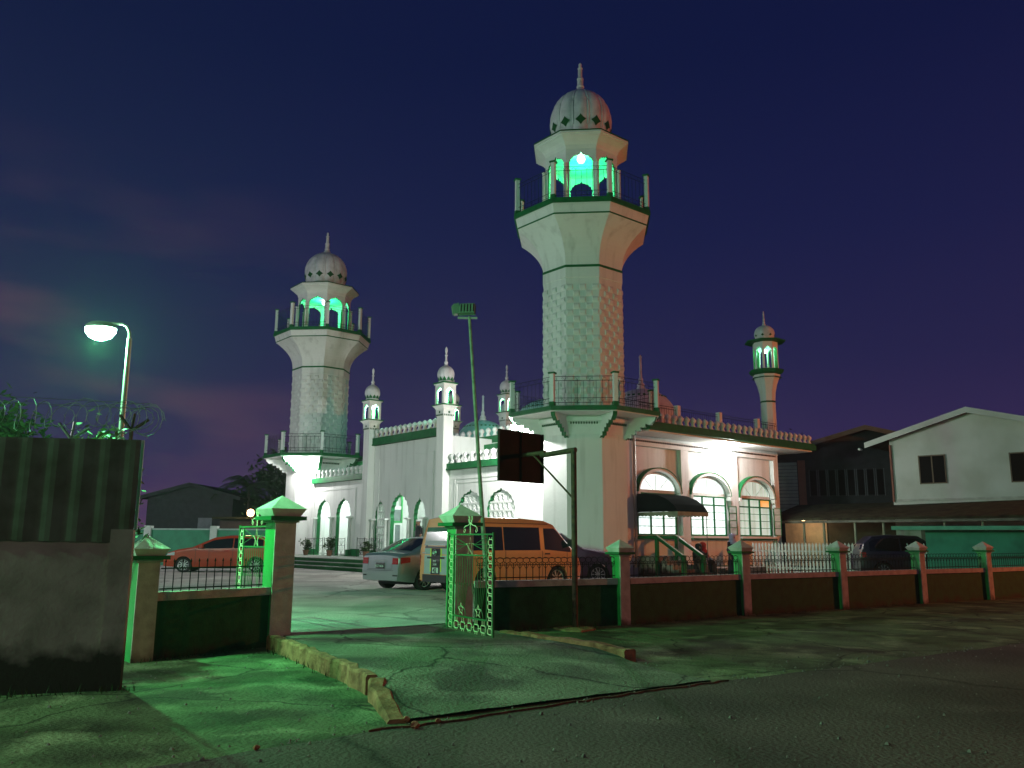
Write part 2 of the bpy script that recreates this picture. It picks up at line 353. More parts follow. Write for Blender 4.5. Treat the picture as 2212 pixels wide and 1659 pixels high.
# kerbs
def kerb(name, label, path, w, h0, h1, seed):
    rnd = random.Random(seed); q = M(); pts = jag(path, .018, .16, seed); rows = []
    L = len(pts)
    for i, (x, y) in enumerate(pts):
        t = i / (L - 1); a = pts[min(i + 1, L - 1)]; b = pts[max(i - 1, 0)]; d = Vector((a[0] - b[0], a[1] - b[1], 0)).normalized(); nn = Vector((-d.y, d.x, 0))
        z = h0(t) + rnd.uniform(-.012, .012); ww = w * (1 + rnd.uniform(-.1, .1)); p = Vector((x, y, 0))
        rows.append([q.pt(*(p + nn * (k * ww / 2) + EZ * zz)) for k, zz in ((-1, h1), (-1, z - .025), (-.75, z), (.75, z), (1, z - .02), (1, h1))])
    for j in range(L - 1):
        for k in range(5): q.face((rows[j][k], rows[j][k + 1], rows[j + 1][k + 1], rows[j + 1][k]))
    q.face(rows[0]); q.face(rows[-1][::-1])
    return tag(q.build(name, KERB), label, 'kerb')
kerb('kerb', 'crumbling orange lit kerb running from the left gate pillar down to the road', [(-3.45, 12.5), (-2.62, 11.1), (-1.85, 9.78), (-1.42, 8.93)], .12, lambda t: .185 + .02 * math.sin(3 * t) - .01 * t, -.10, 1)
kerb('kerb', 'tilted broken end piece of the left kerb sinking into the road', [(-1.36, 8.80), (-1.18, 8.2), (-.98, 7.6)], .17, lambda t: .165 - .14 * t, -.10, 2)
kerb('kerb', 'low orange kerb right of the driveway below the open gate leaf', [(-.12, 13.5), (.55, 12.8), (1.22, 12.05), (1.56, 11.35)], .17, lambda t: .17 - .03 * t, -.08, 4)
# stones of broken concrete
rnd = random.Random(12)
for i, (x, y, s_) in enumerate([(-.80, 7.36, .05), (-.62, 7.56, .035), (-.9, 7.62, .04), (-1.9, 6.62, .03)]):
    q = M(); q.lathe(x, y, [(s_ * .6, 0), (s_, s_ * .4), (s_ * .8, s_ * .9), (s_ * .3, s_ * 1.15)], 7, rnd.random(), mod=lambda a, z: .8 + .35 * math.sin(a * 3 + z * 40))
    o = q.build('concrete_chunk', KERB)
    tag(o, ['biggest chunk of broken kerb at the foot of the tilted kerb piece', 'small chunk lying in the dirt right of the kerb end', 'chunk of concrete tucked against the kerb end', 'pale pebble alone on the verge left of the kerb end'][i], 'stone', 'loose stones by the kerb')
# =================================================================== walls, pillars and gates
def pillar(parent, x, y, az, w, h, z0=-.1, name='pillar', cap=.17, mat_=PIL):
    "square pillar with stepped neck and pyramid cap; az = compass direction of the wall line"
    e = Vector((math.sin(R(az)), math.cos(R(az)), 0)); n_ = Vector((e.y, -e.x, 0)); c = Vector((x, y, 0)); q = M()
    q.obox(c + EZ * z0, e, n_, EZ, w, w, h - cap - .16 * (w / .25) - z0)
    b = h - cap - .16 * (w / .25)
    q.obox(c + EZ * b, e, n_, EZ, w * 1.22, w * 1.22, .035)
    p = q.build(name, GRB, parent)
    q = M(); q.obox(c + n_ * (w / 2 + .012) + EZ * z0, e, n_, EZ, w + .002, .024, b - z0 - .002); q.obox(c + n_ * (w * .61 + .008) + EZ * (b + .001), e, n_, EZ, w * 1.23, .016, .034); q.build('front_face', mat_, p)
    q = M(); q.obox(c + EZ * (b + .036), e, n_, EZ, w * 1.75, w * 1.75, .045 * (w / .25)); bb = b + .036 + .045 * (w / .25)
    q.build('green_band', GR, p)
    q = M(); i = len(q.v)
    for z, k in ((bb + .001, .66), (bb + .085 * (w / .25), .86)):
        for a, d in ((-1, -1), (1, -1), (1, 1), (-1, 1)): q.pt(*(c + e * (a * w * k) + n_ * (d * w * k) + EZ * z))
    t = q.pt(c.x, c.y, h)
    for k in range(4): q.face((i + k, i + (k + 1) % 4, i + 4 + (k + 1) % 4, i + 4 + k)); q.face((i + 4 + k, i + 4 + (k + 1) % 4, t))
    q.face((i + 3, i + 2, i + 1, i))
    q.build('cap', mat('pillar_cap_paint', (.62, .60, .52), rough=.75, noise=.1, nscale=7, bump=.3, bscale=30), p)
    return p
def panel(parent, a, b, z0, zt, th=.12, cop=.11, side=0):
    a, b = Vector((a[0], a[1], 0)), Vector((b[0], b[1], 0)); e = (b - a).normalized(); n_ = Vector((e.y, -e.x, 0)); L = (b - a).length
    q = M(); q.obox((a + b) / 2 + EZ * z0, e, n_, EZ, L, th, zt - cop - z0); w = q.build('wall_panel', DG, parent)
    q = M(); q.obox((a + b) / 2 + EZ * (zt - cop + .002), e, n_, EZ, L, th + .07, cop); q.build('coping', PIL, parent)
    return w
def rail(parent, a, b, z0, z1, step=.13, curls=True, bars=None):
    a, b = Vector((a[0], a[1], 0)), Vector((b[0], b[1], 0)); e = (b - a).normalized(); L = (b - a).length
    q = M(); n = bars or int(L / step); d = L / n
    for zz in ((z0 + .05,) if curls else (z0 + .04, z1 - .07)): q.tube([a + EZ * zz, b + EZ * zz], .009, 4)
    if curls: q.tube([a + EZ * (z1 - .13), b + EZ * (z1 - .13)], .007, 4)
    for i in range(n):
        p = a + e * (d * (i + .5)); tall = (i % 7 == 3)
        q.tube([p + EZ * (z0 - (.03 if tall else 0)), p + EZ * (z1 - (.10 if curls else -.0))], .0075, 4)
        if not curls: q.lathe(p.x, p.y, [(.004, z1), (.014, z1 + .02), (.002, z1 + .06)], 5)
        if curls:
            for sg in (-1, 1):
                pts = [p + e * (sg * d * .5 * math.sin(t)) + EZ * (z1 - .10 + .10 * (1 - math.cos(t)) * .5 + .0) for t in (0, .5, 1, 1.5, 2.0, 2.5, 3.0, 3.5, 4.0)]
                q.tube(pts, .006, 4)
                q.tube([p + EZ * (z1 - .2), p + e * (sg * d * .3) + EZ * (z1 - .15), p + e * (sg * d * .42) + EZ * (z1 - .10), p + e * (sg * d * .25) + EZ * (z1 - .085)], .005, 4)
    return q.build('iron_railing', IRON, parent)
LW = thing('boundary_wall', 'short green panel wall with plain spiked railing left of the gateway', 'wall')
P0 = (-4.82, 11.25); G1 = (-3.52, 12.9); G2 = (-.88, 14.55)
pillar(LW, P0[0], P0[1], 50, .27, 1.58, -.2)
panel(LW, (-4.78, 11.36), (-3.6, 12.78), -.2, .84)
rail(LW, (-4.70, 11.46), (-3.68, 12.68), .84, 1.22, curls=False, bars=13)
gp = thing('gate_pillar', 'tall broad gate pillar left of the driveway with green lit pyramid cap', 'gate pillar', group='pillars of the gateway')
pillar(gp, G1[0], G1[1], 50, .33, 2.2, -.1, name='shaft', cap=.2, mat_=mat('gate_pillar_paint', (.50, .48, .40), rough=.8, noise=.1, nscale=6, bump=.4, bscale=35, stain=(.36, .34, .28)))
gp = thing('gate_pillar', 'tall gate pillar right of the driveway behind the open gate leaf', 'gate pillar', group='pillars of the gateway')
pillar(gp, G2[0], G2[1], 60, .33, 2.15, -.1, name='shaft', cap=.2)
RW = thing('boundary_wall', 'long low green wall with pink pillars and curled iron railing along the street', 'wall')
PP = [(2.08, 16.25), (5.0, 18.5), (7.8, 20.3), (10.6, 22.2), (13.2, 23.75), (16.2, 25.9), (19.2, 28.0)]
prev = (-.75, 14.75)
for i, p in enumerate(PP):
    az = 56
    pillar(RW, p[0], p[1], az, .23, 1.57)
    v = Vector((p[0] - prev[0], p[1] - prev[1])); v.normalize()
    a = (prev[0] + v.x * .12 + .04, prev[1] + v.y * .12 + .03); b = (p[0] - v.x * .12 - .0, p[1] - v.y * .12 + .02)
    panel(RW, a, b, -.2, .84); rail(RW, a, b, .84, 1.24)
    prev = p
# gate leaves
def gate_leaf(label, hinge, az, L=1.5, h=1.58, z=.06, crest_off=.0):
    t = thing('gate_leaf', label, 'gate', (hinge[0], hinge[1], z), R(90 - az), 'iron gate leaves')
    q = M()
    for x in (.01, L - .01): q.box(x - .015, x + .015, -.015, .015, 0, h + .02)
    for x in (.20, L - .20): q.box(x - .009, x + .009, -.009, .009, .05, h)
    for zz, x0, x1 in ((.02, 0, L), (.30, .2, L - .2), (h - .33, .2, L - .2), (h - .01, 0, L)): q.box(x0, x1, -.012, .012, zz - .012, zz + .012)
    fr = q.build('gate_frame', GIRON, t)
    q = M(); mid = L / 2
    n = 13
    for i in range(n):
        x = .2 + (L - .4) * (i + .5) / n; q.tube([(x, 0, h - .33), (x, 0, .95), (x, 0, .78)], .005, 4)
    for cx in (mid - .28, mid + .28):
        for k in range(7):
            a = R(35 + 110 * k / 6)
            q.tube([(cx + .13 * math.cos(a), 0, .38 + .13 * math.sin(a)), (cx + (-1 if k < 3 else 1) * 0 + .26 * math.cos(a), 0, .82)], .005, 4)
        q.tube([(cx + .15 * math.cos(R(10 * k)), 0, .32 + .15 * math.sin(R(10 * k))) for k in range(19)], .006, 4)
    for sx_ in (-1, 1):
        for k in (0, 1, 2): q.tube([(mid + sx_ * .12, 0, h - .17), (mid + sx_ * (L / 2 - .22), 0, h - .05 - .11 * k)], .006, 4)
    q.build('infill_bars', GIRON, t)
    q = M()
    def link(cx, cz, w, hh):
        c_ = .022; q.tube([(cx - w + c_, 0, cz - hh), (cx + w - c_, 0, cz - hh), (cx + w, 0, cz - hh + c_), (cx + w, 0, cz + hh - c_), (cx + w - c_, 0, cz + hh), (cx - w + c_, 0, cz + hh), (cx - w, 0, cz + hh - c_), (cx - w, 0, cz - hh + c_)], .0085, 5, closed=True)
    k = 12
    for cx in (.105, L - .105):
        for i in range(k):
            cz = .09 + (h - .16) * (i + .5) / k; link(cx, cz, .065, .042)
            for sx_ in (-1, 1): q.tube([(cx + sx_ * .035, 0, cz + .042), (cx + sx_ * .035, 0, cz + (h - .16) / k - .042)], .006, 4)
    for i in range(5):
        cx = .31 + (L - .62) * i / 4; link(cx, .165, .075, .052)
        for sx_ in (-1, 1):
            q.tube([(cx + sx_ * .03, 0, .217), (cx + sx_ * .03, 0, .295)], .006, 4); q.tube([(cx + sx_ * .03, 0, .113), (cx + sx_ * .03, 0, .03)], .006, 4)
        if i < 4: q.tube([(cx + .075, 0, .165), (cx + (L - .62) / 4 - .075, 0, .165)], .006, 4)
    q.build('chain_link_border', CIRON, t)
    def star(cx, cz, r_, nm):
        q = M(); pts = []
        for i in range(10):
            a = R(90 + 36 * i); rr = r_ if i % 2 == 0 else r_ * .42; pts.append((cx + rr * math.cos(a), 0, cz + rr * math.sin(a)))
        q.tube(pts, .009, 5, closed=True); q.build(nm, CIRON, t)
    star(mid - .28, .41, .10, 'star'); star(mid + .28, .41, .10, 'star')
    q = M(); cz = h - .20; pts = [(mid + .13 * math.cos(R(90 + 144 * i)), 0, cz + .15 * math.sin(R(90 + 144 * i))) for i in range(5)]; q.tube(pts, .008, 5, closed=True); q.build('star', CIRON, t)
    q = M(); q.tube([(mid, 0, h), (mid, 0, h + .18)], .009, 5)
    for sg in (-1, 1):
        q.tube([(mid + sg * x, 0, h + zz) for x, zz in ((0, .14), (.03, .18), (.07, .22), (.06, .27), (.03, .26), (.02, .21), (.045, .18))], .008, 5)
        q.tube([(mid + sg * x, 0, h + zz) for x, zz in ((0, .17), (.08, .13), (.16, .12), (.215, .09), (.225, .04), (.19, .02), (.165, .05), (.185, .075))], .008, 5)
    q.build('crest_scroll', CIRON, t)
    return t
gate_leaf('open iron gate leaf with cream chain border and stars right of the driveway', (-1.03, 14.0), 149, L=1.5)
gate_leaf('iron gate leaf swung inward and half hidden behind the left gate pillar', (-3.66, 13.12), -38, L=1.5, z=.17)
# left foreground wall: concrete below, tin sheet above
t = thing('boundary_wall', 'dark stained concrete wall topped with corrugated tin in the left foreground', 'wall')
e = Vector((math.sin(R(71)), math.cos(R(71)), 0)); nn = Vector((e.y, -e.x, 0)); A0 = Vector((-4.19, 9.19, 0))
q = M(); q.obox(A0 - e * 5 - EZ * .3, e, nn, EZ, 10, .16, 1.93); q.build('concrete_wall', CWALL, t)
q = M(); q.obox(A0 - e * .02 - EZ * .3 + nn * .0, e, nn, EZ, .22, .24, 1.94); q.build('end_pier', CWALL, t)
q = M(); rows = []
for i in range(0, 200):
    s_ = i * .05; d = .008 * math.sin(i * 1.57 * .8) + .02; p = A0 + e * (.09 - s_) + nn * (.085 + d)
    rows.append((q.pt(p.x, p.y, 1.50 + .02 * math.sin(i * .05)), q.pt(p.x, p.y, 2.61 - .001 * i)))
for a, b in zip(rows, rows[1:]): q.face((a[0], a[1], b[1], b[0]))
q.build('tin_sheet', TIN, t)
q = M(); p = A0 + e * .1; q.obox(p + EZ * 1.635, e, nn, EZ, .03, .05, .98); q.build('edge_light_strip', mat('pale_edge_light', (.4, .4, .38)), t)  # pale strip stands in for light from behind along the wall end
# its return towards the neighbour's yard
# razor wire: one coil laid on Y shaped brackets
rw = thing('razor_wire', 'loose coil of razor wire strung above the tin sheet wall', 'razor wire')
rnd = random.Random(2)
q = M(); pts = []
turns = 34; n = turns * 12
for i in range(n):
    t_ = i / n; a = 2 * math.pi * i / 12; s_ = -.15 + 5.5 * (t_ ** 1.6); rr = .16 + .04 * math.sin(i * .13)
    c_ = A0 - e * s_ + EZ * (2.86 + .02 * math.sin(s_ * 5))
    pts.append(c_ + e * (.16 * math.cos(a) * (1 if s_ < .8 else .5)) + nn * (rr * .8 * math.cos(a + .6)) + EZ * (rr * math.sin(a)))
q.tube(pts, .004, 4)
for i in range(0, n, 3):
    p = pts[i]; d = Vector((rnd.uniform(-1, 1), rnd.uniform(-1, 1), rnd.uniform(-1, 1))).normalized() * .022; q.tube([p - d, p + d], .003, 3)
for z in (3.03, 2.97): q.tube([A0 + e * .1 + EZ * z, A0 - e * 2 + EZ * (z - .0), A0 - e * 6 + EZ * (z + .02)], .003, 4)
q.build('coil', mat('tarnished_wire', (.16, .18, .15), rough=.6, metal=.4), rw)
for s_, hh in ((.03, .42), (.62, .30)):
    q = M(); c_ = A0 - e * s_ + EZ * 1.7; tp = c_ + EZ * (.72 + hh - .12)
    q.tube([c_, tp], .022, 5); q.tube([tp, tp + e * .17 + EZ * .13], .016, 4); q.tube([tp, tp - e * .13 + EZ * .17], .016, 4); q.tube([tp, tp + e * .02 + EZ * .19], .016, 4)
    tag(q.build('wire_bracket', GALV if s_ > .1 else RUST), 'dark forked bracket at the very end of the tin wall' if s_ < .1 else 'green lit forked bracket left of the lamp pole', 'bracket', 'forked wire brackets')
# =================================================================== street lamp (lit), pole lamp, basketball hoop
sl = thing('street_lamp', 'lit street lamp with hooked arm glowing green white above the left wall', 'street lamp', (-5.66, 12.0, 0))
q = M(); q.tube([(-.02, 0, 0), (.0, 0, 2.5), (.0, 0, 4.45)], [.055, .045, .035], 8)
q.tube([(0, 0, 4.45), (-.01, 0, 4.55), (-.05, 0, 4.63), (-.12, 0, 4.67), (-.3, 0, 4.68)], .022, 8); q.build('pole', GALV, sl, smooth=50)
q = M(); q.lathe(0, 0, [(.05, .10), (.14, .085), (.19, .04), (.2, 0)], 16); hd = q.build('lamp_head', GALV, sl, smooth=40); hd.location = (-.44, 0, 4.60); hd.scale = (1.15, .9, 1)
q = M(); q.lathe(0, 0, [(.19, 0), (.185, -.06), (.14, -.13), (.06, -.17), (.0, -.175)], 16); bw = q.build('glowing_bowl', LAMPW, hd, smooth=60)
lamp('street_lamp_light', (-6.1, 11.98, 4.36), LIGHT['green'], GREEN, r=.05)
fl = thing('floodlight_pole', 'leaning slender pole with two unlit floodlights beside the gateway', 'light pole', (-.45, 17.3, .15))
q = M(); q.tube([(0, 0, 0), (-.47, 0, 6.1)], [.05, .03], 8); q.build('pole', mat('mossy_pole', (.2, .22, .15), rough=.7, noise=.3, nscale=8), fl)
def flood(parent, loc, rx, rz, w=.34, h=.24, lit=None):
    q = M(); q.box(-w / 2, w / 2, -.04, .06, -h / 2, h / 2)
    for i in range(5): x = -w / 2 + w * (i + .5) / 5; q.box(x - .006, x + .006, .06, .09, -h / 2 + .02, h / 2 - .02)
    q.box(-w / 2 - .012, w / 2 + .012, -.055, -.041, -h / 2 - .012, h / 2 + .012)
    o = q.build('floodlight_housing', mat('flood_housing', (.10, .13, .10), rough=.6), parent); o.location = loc; o.rotation_euler = (rx, 0, rz)
    q = M(); q.box(-w / 2 + .02, w / 2 - .02, -.062, -.056, -h / 2 + .02, h / 2 - .02); q.build('glass', lit or BLACKG, o); return o
flood(fl, (-.52, .02, 6.27), R(12), R(172), .33, .22)
flood(fl, (-.76, .1, 6.28), R(-10), R(100), .22, .22)
q = M(); q.box(-.72, -.30, -.02, .02, 6.05, 6.09); q.build('crossbar', GALV, fl)
bh = thing('basketball_hoop', 'rusty post holding a dark backboard seen from behind beside the green wall', 'basketball hoop', (1.14, 15.3, -.02))
q = M(); q.tube([(0, 0, -.1), (0, 0, 3.2)], .052, 8); ad = Vector((-.72, .69, 0)); q.tube([Vector((0, 0, 3.2)) - ad * .05, Vector((0, 0, 3.2)) + ad * .8 - EZ * .05], .05, 8)
q.build('post', RUST, bh, smooth=50)
q = M(); q.tube([Vector((0, 0, 3.2)) + ad * .7, Vector((0, 0, 3.19)) + ad * 1.3], .042, 8); q.tube([Vector((0, 0, 2.3)), Vector((0, 0, 3.17)) + ad * 1.0], .018, 6); q.build('brace', RUST, bh, smooth=50)
tb = Vector((.69, .72, 0)); q = M(); c_ = Vector((0, 0, 2.67)) + ad * 1.34
q.obox(c_, tb, ad, EZ, 1.26, .03, .98)
for k in (-.62, 0, .62): q.obox(c_ + tb * k - ad * .03, tb, ad, EZ, .03, .03, .98)
q.build('backboard', BOARD, bh)
q = M(); cc = Vector((0, 0, 2.95)) + ad * 1.62; q.tube([cc + Vector((.22 * math.cos(R(20 * k)), .22 * math.sin(R(20 * k)), 0)) for k in range(18)], .01, 5, closed=True); q.tube([cc - ad * .22, cc - ad * .27], .02, 5); q.build('rim', RUST, bh)
q = M(); q.lathe(0, 0, [(.42, -.1), (.36, .035), (.2, .06)], 9, mod=lambda a, z: 1 + .15 * math.sin(a * 3)); q.build('footing', KERB, bh)
# =================================================================== mosque (local x = into the building, local y = along the front)
MQ = thing('mosque', 'white mosque with green trim, two tall minarets and lit arched windows', 'mosque', (2.92, 33.4, 0), R(40))
FX = -1.0
def vwall(q, u0, u1, z0, z1, holes=(), x=FX, th=.22, mr=1):
    q.sheet([(u0, z0), (u1, z0), (u1, z1), (u0, z1)], holes, (x, 0, 0), EY, EZ, -EX, th, 0, mr)
def outline(q, u0, u1, z0, z1, x=FX):   # thin raised moulding that frames a bay
    for a, b, c, d in ((u0, u1, z1 - .05, z1), (u0, u0 + .05, z0, z1 - .052), (u1 - .05, u1, z0, z1 - .052)): q.box(x - .025, x + .01, a, b, c, d)
F = .65
# --- front wings
HL = [opening(20.0, .80, F, 2.75, 3.8), opening(17.72, .82, F, 2.75, 3.8)]
HP = [opening(13.85, .48, F, 2.55, 3.55, tip=.12), opening(12.03, .86, F, 2.6, 3.85, tip=.12), opening(10.25, .50, F, 2.55, 3.55, tip=.12)]
HR = [opening(6.2, .95, 1.35, 2.75, 3.77), opening(4.05, .95, 1.35, 2.75, 3.77)]
q = M(); vwall(q, 15.17, 21.9, .15, 4.7, HL); outline(q, 16.4, 21.2, 1.1, 4.3); q.build('left_wing_wall', [WH, GR], MQ)
q = M(); vwall(q, 8.42, 14.59, .15, 6.38, HP); outline(q, 9.1, 14.1, 1.1, 5.7); q.build('portico_wall', [WH, GR], MQ)
q = M(); vwall(q, 1.2, 7.84, .15, 4.7, HR); outline(q, 2.6, 7.4, 1.1, 4.3); outline(q, 2.75, 7.25, 1.1, 4.12); q.build('right_wing_wall', [WH, GR], MQ)
# columns at the openings
def col(y, zt, nm='column', r=.09):
    q = M(); q.lathe(-1.11, y, [(r, F + .34), (r * .85, zt - .12), (r * 1.2, zt - .08)], 10); q.box(-1.25, -.98, y - .16, y + .16, zt - .08, zt)
    c_ = q.build(nm, WH2, MQ, smooth=40); q = M(); q.box(-1.24, -.99, y - .13, y + .13, F - .02, F + .34); q.build('column_base', GR, c_)
for y in (20.9, 18.95 - .09, 16.8): col(y, 2.75)
for y in (14.42, 13.13, 11.02, 9.68): col(y, 2.58)
# lattice screens
def jali(nm, y0, y1, z0, z1, arch=None, x=-.9, st=.30):
    q = M(); ny = int(round((y1 - y0) / st)); dy = (y1 - y0) / ny; nzz = int(round((z1 - z0) / .36)); dz = (z1 - z0) / nzz
    for i in range(ny):
        for j in range(nzz):
            cy_, cz_ = y0 + dy * (i + .5), z0 + dz * (j + .5)
            if arch and ((cy_ - arch[0]) / arch[1]) ** 2 + (max(0, cz_ - arch[2]) / arch[3]) ** 2 > 1: continue
            a, b = dy / 2, dz / 2
            for p0, p1 in (((-a, -b), (a, b)), ((-a, b), (a, -b)), ((0, -b), (0, b))): q.tube([(x, cy_ + p0[0], cz_ + p0[1]), (x, cy_ + p1[0], cz_ + p1[1])], .026, 4)
            q.tube([(x, cy_ + .62 * a * math.cos(t), cz_ + .55 * b * math.sin(t)) for t in (0, .8, 1.57, 2.35, 3.14, 3.93, 4.7, 5.5)], .02, 4, closed=True)
    for j in range(nzz + 1): zz = z0 + dz * j; wy = 1 if not arch else math.sqrt(max(0, 1 - (max(0, zz - arch[2]) / arch[3]) ** 2)); m_ = (y0 + y1) / 2; q.box(x - .03, x + .03, m_ - (y1 - y0) / 2 * wy, m_ + (y1 - y0) / 2 * wy, zz - .035, zz + .035)
    return q.build(nm, WH2, MQ)
jali('lattice_screen', 5.27, 7.13, 1.35, 3.5, (6.2, .95, 2.75, .95)); jali('lattice_screen', 3.12, 4.98, 1.35, 3.5, (4.05, .95, 2.75, .95))
jali('lattice_screen', 13.39, 14.31, F, 3.3, (13.85, .5, 2.55, .9), st=.23)
# plinth band, platform and steps
q = M(); q.box(-1.03, -.98, 15.6, 16.78, F, 1.03); q.box(-1.03, -.98, 20.95, 21.9, F, 1.03); q.box(-1.03, -.98, 1.2, 3.0, .15, 1.03); q.build('plinth_band', GR, MQ)
for k, (x0, zt) in enumerate(((-5.05, .32), (-4.70, .485), (-4.35, .65))):
    q = M(); q.box(x0, -1.0 + .004 * k, 1.8 - .3 * k * 0, 24.6, .10 + .0 * k, zt - .03); st = q.build('step', DG, MQ)
    q = M(); q.box(x0 - .02, (x0 + .35) if k < 2 else -1.02, 1.8, 24.6, zt - .029, zt); q.build('tread', mat('worn_tread', (.22, .24, .20), rough=.8, noise=.15), st)
# fan shaped iron rails in front of the arches
def fanrail(y0, y1, x=-1.45):
    q = M(); k = max(1, round((y1 - y0) / .85)); d = (y1 - y0) / k
    for i in range(k):
        a, b = y0 + i * d, y0 + (i + 1) * d; m_ = (a + b) / 2
        for y in (a, b): q.tube([(x, y, F), (x, y, F + .98)], .016, 5)
        q.tube([(x, a, F + .92), (x, b, F + .92)], .011, 4); q.tube([(x, a, F + .12), (x, b, F + .12)], .011, 4); q.tube([(x, a, F + .55), (x, b, F + .55)], .009, 4)
        for j in range(5):
            t_ = j / 4; q.tube([(x, m_, F + .12), (x, a + d * t_, F + .52)], .006, 4); q.tube([(x, m_, F + .56), (x, a + d * t_, F + .9)], .006, 4)
    q.build('fan_railing', IRON, MQ)
fanrail(16.6, 18.9); fanrail(19.1, 21.2); fanrail(13.1, 15.3)
# --- parapets with bulbous balusters
bal = M(); bal.lathe(0, 0, [(.105, 0), (.115, .03), (.07, .12), (.065, .17), (.125, .25), (.13, .30), (.085, .37), (.0, .43)], 8)
bal_o = None
def parapet(nm, a, b, z0, z1, n, w=.34, s=1.0):
    "green coping from a to b in mosque coordinates with n balusters on top"
    global bal_o
    a, b = Vector(a + (0,)), Vector(b + (0,)); e = (b - a).normalized(); L = (b - a).length; q = M()
    q.obox((a + b) / 2 + EZ * z0, e, Vector((e.y, -e.x, 0)), EZ, L, w, z1 - z0)
    q.obox((a + b) / 2 + EZ * (z0 - .0) , e, Vector((e.y, -e.x, 0)), EZ, L - .01, w + .08, .07)
    p = q.build(nm, GR, MQ)
    for i in range(n):
        if bal_o is None: bal_o = bal.build('baluster', WH2, p, smooth=50); o = bal_o
        else: o = bal_o.copy(); S.collection.objects.link(o); o.parent = p
        c_ = a + e * (L * (i + .5) / n); o.location = (c_.x, c_.y, z1); o.scale = (s, s, s)
    return p
parapet('parapet', (-1.0, 1.3), (-1.0, 7.84), 4.7, 5.0, 13, s=1.15)
parapet('parapet', (-1.0, 8.42), (-1.0, 14.59), 6.38, 6.78, 14, s=1.2)
parapet('parapet', (-1.0, 15.17), (-1.0, 21.4), 4.7, 5.0, 13, s=1.15)
parapet('parapet', (2.0, 1.6), (2.0, 12.2), 6.24, 6.60, 20, s=1.1)
# --- main block
q = M(); q.box(1.8, 12.2, -.56, 24, .15, 5.98)
mb = q.build('main_block', WH, MQ)
q = M(); q.box(1.82, 2.06, 1.4, 24, 5.985, 6.235); q.build('upper_front_wall', WH, MQ)
q = M(); q.box(-.76, 1.79, 1.3, 24, 4.55, 4.69); q.box(-.76, 1.79, 8.37, 14.69, 6.2, 6.3); q.build('veranda_roof', WH2, MQ)
for y in (8.2, 14.7): q = M(); q.box(-.76, 1.79, y, y + .16, .6, 6.4); q.build('portico_side_wall', WH, MQ)
# veranda back wall details: green door, glazed entrance with green frame
q = M(); q.box(-.76, 1.78, 21.62, 21.8, F, 4.5); q.build('veranda_end_wall', WH2, MQ)
q = M(); q.box(-.52, .32, 21.56, 21.615, F, 3.02); d_ = q.build('green_door', mat('louvred_green_door', (.015, .34, .05), spec=.1, rough=.5, noise=.1), MQ)
q = M()
for k in range(7): q.box(-.50 + .115 * k, -.50 + .115 * k + .10, 21.545, 21.559, F + .1, 2.92)
q.build('door_boards', mat('louvred_green_door', (.015, .34, .05)), d_)
q = M(); q.box(-.4, .1, 21.50, 21.54, 3.04, 3.09); q.build('fluorescent_tube', TUBE, MQ)
Y = 14.42; q = M()
for a, b, c_, d in ((-.36, -.28, 2.45, 3.9), (.62, .70, 2.45, 3.9), (-.36, .70, 2.40, 2.50)): q.box(a, b, Y - .05, Y + .05, c_, d)
q.build('green_entrance_frame', GRB, MQ)
q = M()
for a, b, c_, d in ((-.32, -.2, F, 2.39), (.18, .26, F, 2.39), (.58, .68, F, 2.39), (-.2, .58, F, 1.35), (-.27, .61, 3.1, 3.28), (-.2, .58, 2.3, 2.39), (-.25, -.15, 2.51, 3.9)): q.box(a, b, Y - .03, Y + .03, c_, d)
q.build('white_door_frame', WH2, MQ)
q = M(); q.box(-.2, .58, Y - .004, Y + .004, 1.35, 2.3); q.box(-.15, .61, Y - .004, Y + .004, 2.51, 3.09); q.build('door_glass', mat('entrance_glass', (.16, .20, .19), rough=.1, noise=.1), MQ)
q = M(); q.box(.0, .14, Y - .02, Y - .006, 1.4, 2.3); q.build('green_inner_door', GRB, MQ)
q = M(); q.box(.1, .9, 10.6, 11.0, F, 2.5); q.build('white_cupboard', WH2, MQ)
for y in (4.5, 12.0, 10.2, 17.8, 20.2):
    q = M(); q.box(.4, .5, y - .6, y + .6, 4.47, 4.53); tb_ = q.build('tube_lamp', TUBE, MQ)
    lamp('veranda_light', (.3, y, 4.2), LIGHT['veranda'] * (.55 if y < 8 else 1), (.82, 1, .95), MQ, r=.35)
# --- right side wall with three bays
WIN = [(2.2, 4.62, PANE1), (5.6, 8.12, PANE1), (9.12, 11.66, PANE2)]
holes = []
for x0, x1, _ in WIN:
    c_ = (x0 + x1) / 2; a = (x1 - x0) / 2
    holes.append([(x0, 1.77), (x1, 1.77), (x1, 3.48), (x0, 3.48)])
    holes.append([(c_ + a * math.cos(t), 3.62 + .66 * math.sin(t)) for t in [math.pi * k / 16 for k in range(17)]])
q = M(); q.sheet([(1.2, .15), (12.19, .15), (12.19, 5.79), (1.2, 5.79)], holes, (0, -.80, 0), EX, EZ, -EY, .2, 0, 0); q.build('right_wall', WH, MQ)
for x0, x1 in ((1.3, 1.95), (4.84, 5.34), (8.32, 8.89), (11.85, 12.22)):
    q = M(); q.box(x0, x1, -1.0, -.78, .15, 5.38); q.build('pilaster', WH, MQ)
q = M(); q.box(1.3, 12.22, -1.003, -.78, 5.383, 5.78); q.box(1.3, 12.22, -1.03, -1.0, 5.62, 5.66); q.build('wall_header', WH, MQ)
q = M()
for i in range(92): x = 1.5 + i * .115; q.box(x, x + .045, -1.032, -1.004, 5.54, 5.61)
q.build('dentil_row', IRON, MQ)
q = M(); q.box(1.3, 12.2, -.84, -.79, .155, .48); q.build('green_skirting', GR, MQ)
